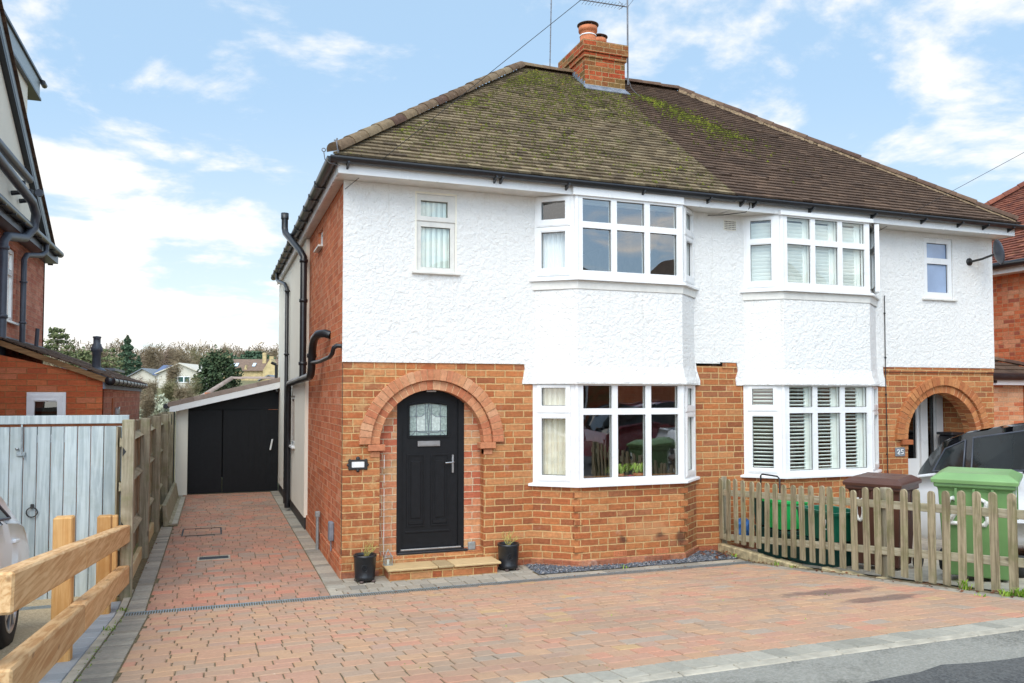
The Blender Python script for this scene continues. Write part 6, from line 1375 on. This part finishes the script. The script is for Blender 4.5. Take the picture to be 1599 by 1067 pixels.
for (name,px,pb,D,w_,d_,h,rh,wm,rm,lab,ridge,wins,rot) in (
 ('white_house',223,603,100,3.1,6,1.2,.85,'house_cream','slate','small white gabled house left of the blue roofs','y',(),-20),
 ('white_house',281,603,88,4.7,6,1.35,1.0,'house_cream','house_cream','white gabled house with a wide green window above the garage','y',((-.9,1.1,.35,1.05),),-20),
 ('blue_roof_house',259,603,92,2.2,5,1.3,1.0,'house_cream','solar','cream house with blue solar roof between the white gables','x',((-.9,.9,.35,1.05),),-20),
 ('slate_house',290,590,120,6,5,.6,1.2,'house_cream','slate','grey slate roofed house behind the white gables','x',(),-20)):
    q=place(px,pb,D); far_house(name,q.x,q.y,w_,d_,h,rh,wm,rm,lab,ridge,wins,q.z,rd(rot),'house','houses on the far slope',glassm='box_dark')
q=place(388,588,120); T5,L5=far_house('stone_house',q.x,q.y,8.0,5,.9,1.6,'stone_yellow','roof_far_brown','long brown roofed stone house with skylights on the hill','x',(),q.z,rd(-20))
for k in (-2.7,-2.05,.55): 
    b=MB(); b.obox(Vector((k,.9,1.75)),Vector((1,0,0)),Vector((0,1,.64)),Vector((0,-.64,1)),.22,.45,.06); L5(b,'skylight','skylight')
b=MB(); b.box(1.6,2.1,1.4,1.9,2.0,3.6); b.box(-4.0,-3.6,2.2,2.6,2.0,3.2); b.box(2.4,3.0,2.2,2.6,2,3.1); L5(b,'chimney','stone_yellow')
b=MB(); b.slab([(2.5,-1),(4.6,-1),(4.6,.9),(3.55,2.6),(2.5,.9)],[],XZ(-1.2),0,2); b.slab([(-.75,.7),(-.15,.7),(-.45,1.7)],[],XZ(-.1),0,1.2); L5(b,'gable','stone_yellow')
q=place(420,603,112); T6,L6=far_house('stone_cottage',q.x,q.y,2.4,2,.8,.6,'stone_yellow','slate','small yellow stone cottage at the cream wall edge','y',(),q.z,rd(-20))
# near tiled roof behind the garage
q0=far(300,632,26); q1=far(362,592,26); q2=far(470,592,26)
T7=thing('bungalow',(q1.x,q1.y,0),'near bungalow with pale tiled hip roof behind the garage','house')
b=MB(); R_=Vector((math.cos(TH),-math.sin(TH),0)); Fd=Vector((math.sin(TH),math.cos(TH),0)); zE=1.2; A=far(300,633,25); E=far(470,633,25)
apex=far(362,594,28); ap2=far(470,594,28)
n_=26
for k in range(n_):
    for j in range(60):
        f0,f1=k/n_,(k+1)/n_; L0,L1=A.lerp(apex,f0),A.lerp(apex,f1); M0,M1=E.lerp(ap2,f0),E.lerp(ap2,f1); b.rnd=random.random()*.6+(.0 if (j%2) else .4)
        wdt=(M0-L0).length; st=wdt/60; a0=L0.lerp(M0,j/60); a1=L0.lerp(M0,(j+1)/60-.002); b0=L1.lerp(M1,j/60); b1=L1.lerp(M1,(j+1)/60-.002); b.add([a0+Z3*.03,a1+Z3*.03,b1,b0],[(0,1,2,3)])
b.build('roof',M['tile_far'],T7,recalc=False)
b=MB(); hip_run(b,A+Z3*.05,apex+Z3*.05,.09,.35); hip_run(b,apex+Z3*.05,ap2+Z3*.05,.08,.35); b.build('ridge_tiles',M['tile_garage'],T7)
b=MB(); b.add([A+Fd*.2,E+Fd*.2,E-Z3*3+Fd*.2,A-Z3*3+Fd*.2],[(0,1,2,3)]); b.build('wall',M['brick_orange'],T7)
b=MB(); q=far(325,612,24); b.box(q.x-.09,q.x+.07,q.y,q.y+.2,q.z-1,q.z-.02); b.build('chimney',M['terracotta'],T7)
# ---------------------------------------------------------------- litter, leaves and weeds
b=MB()
def leaf(x,y,s_,dz=0):
    a=random.uniform(0,6.28); z=gz(y)+.004+dz; u=Vector((math.cos(a),math.sin(a),random.uniform(-.3,.5)))*s_; v=Vector((-math.sin(a),math.cos(a),random.uniform(-.2,.5)))*s_*.6; c=Vector((x,y,z+s_*.25)); b.rnd=random.random(); b.add([c-u,c+v,c+u,c-v],[(0,1,2),(0,2,3)])
for _ in range(150): leaf(4.5+random.gauss(0,.06),random.uniform(-4.1,0),random.uniform(.008,.025))
for _ in range(60): leaf(random.uniform(4.2,4.56),random.uniform(-.5,-.05),random.uniform(.012,.03),.01)
for _ in range(34): leaf(random.uniform(-.1,4.4),random.gauss(-.72,.06),random.uniform(.006,.016))
for _ in range(170): leaf(random.uniform(-1.9,-.15),4.2+random.random()**.6*4,random.uniform(.005,.014))
for _ in range(20): leaf(random.uniform(.5,4),random.uniform(-3.5,-1),random.uniform(.004,.009))
for _ in range(60): leaf(-1.955+random.gauss(0,.015),random.uniform(.5,6),random.uniform(.006,.016))
for _ in range(30): leaf(random.uniform(2,4.4),random.uniform(-.5,-.3),random.uniform(.006,.014),.01)
tag(b.build('fallen_leaves',M['dead_leaf'],recalc=False),'dry brown leaves scattered along the fence and drain','leaves',kind='stuff')
b=MB()
def tuft(x,y,n,h):
    for _ in range(n):
        a=random.uniform(0,6.28); c=Vector((x+random.gauss(0,.02),y+random.gauss(0,.03),gz(y))); d=Vector((math.cos(a),math.sin(a),0)); hh=h*random.uniform(.5,1.2); w2=Vector((-d.y,d.x,0))*.004; b.rnd=random.random()
        m_=c+d*hh*.3+Z3*hh*.7; e=c+d*hh*.8+Z3*hh*.8; b.add([c-w2,c+w2,m_+w2,m_-w2,e],[(0,1,2,3),(3,2,4)])
for (x,y,n,h) in ((4.5,-4.05,60,.07),(4.46,-3.95,40,.05),(4.52,-3.55,24,.09),(4.5,-1.2,10,.05),(4.48,-1.5,14,.04),(4.5,-.45,10,.05),(-1.985,-.62,20,.03),(-1.99,-1.6,14,.03),(4.3,-3.9,8,.03),(3.0,-.52,8,.03),(3.45,-3.2,5,.015)): tuft(x,y,n,h)
for k in range(60): y=random.uniform(-4.5,-.9); tuft(-1.969,y,2,.012)
for k in range(50): tuft(random.uniform(-.6,4),random.uniform(-4.6,-1.5),1,.008)
tag(b.build('weeds',M['weed'],recalc=False),'green weeds and moss sprouting along the paving edges','weeds',kind='stuff')
# ---------------------------------------------------------------- metres: the plan above was measured in brick courses, 1.15 to the metre
for o in list(S.objects):
    if o.parent is None and o.type in('MESH','EMPTY','CAMERA'):
        o.location=o.location*SCALE
        if o.type!='CAMERA': o.scale=[k*SCALE for k in o.scale]
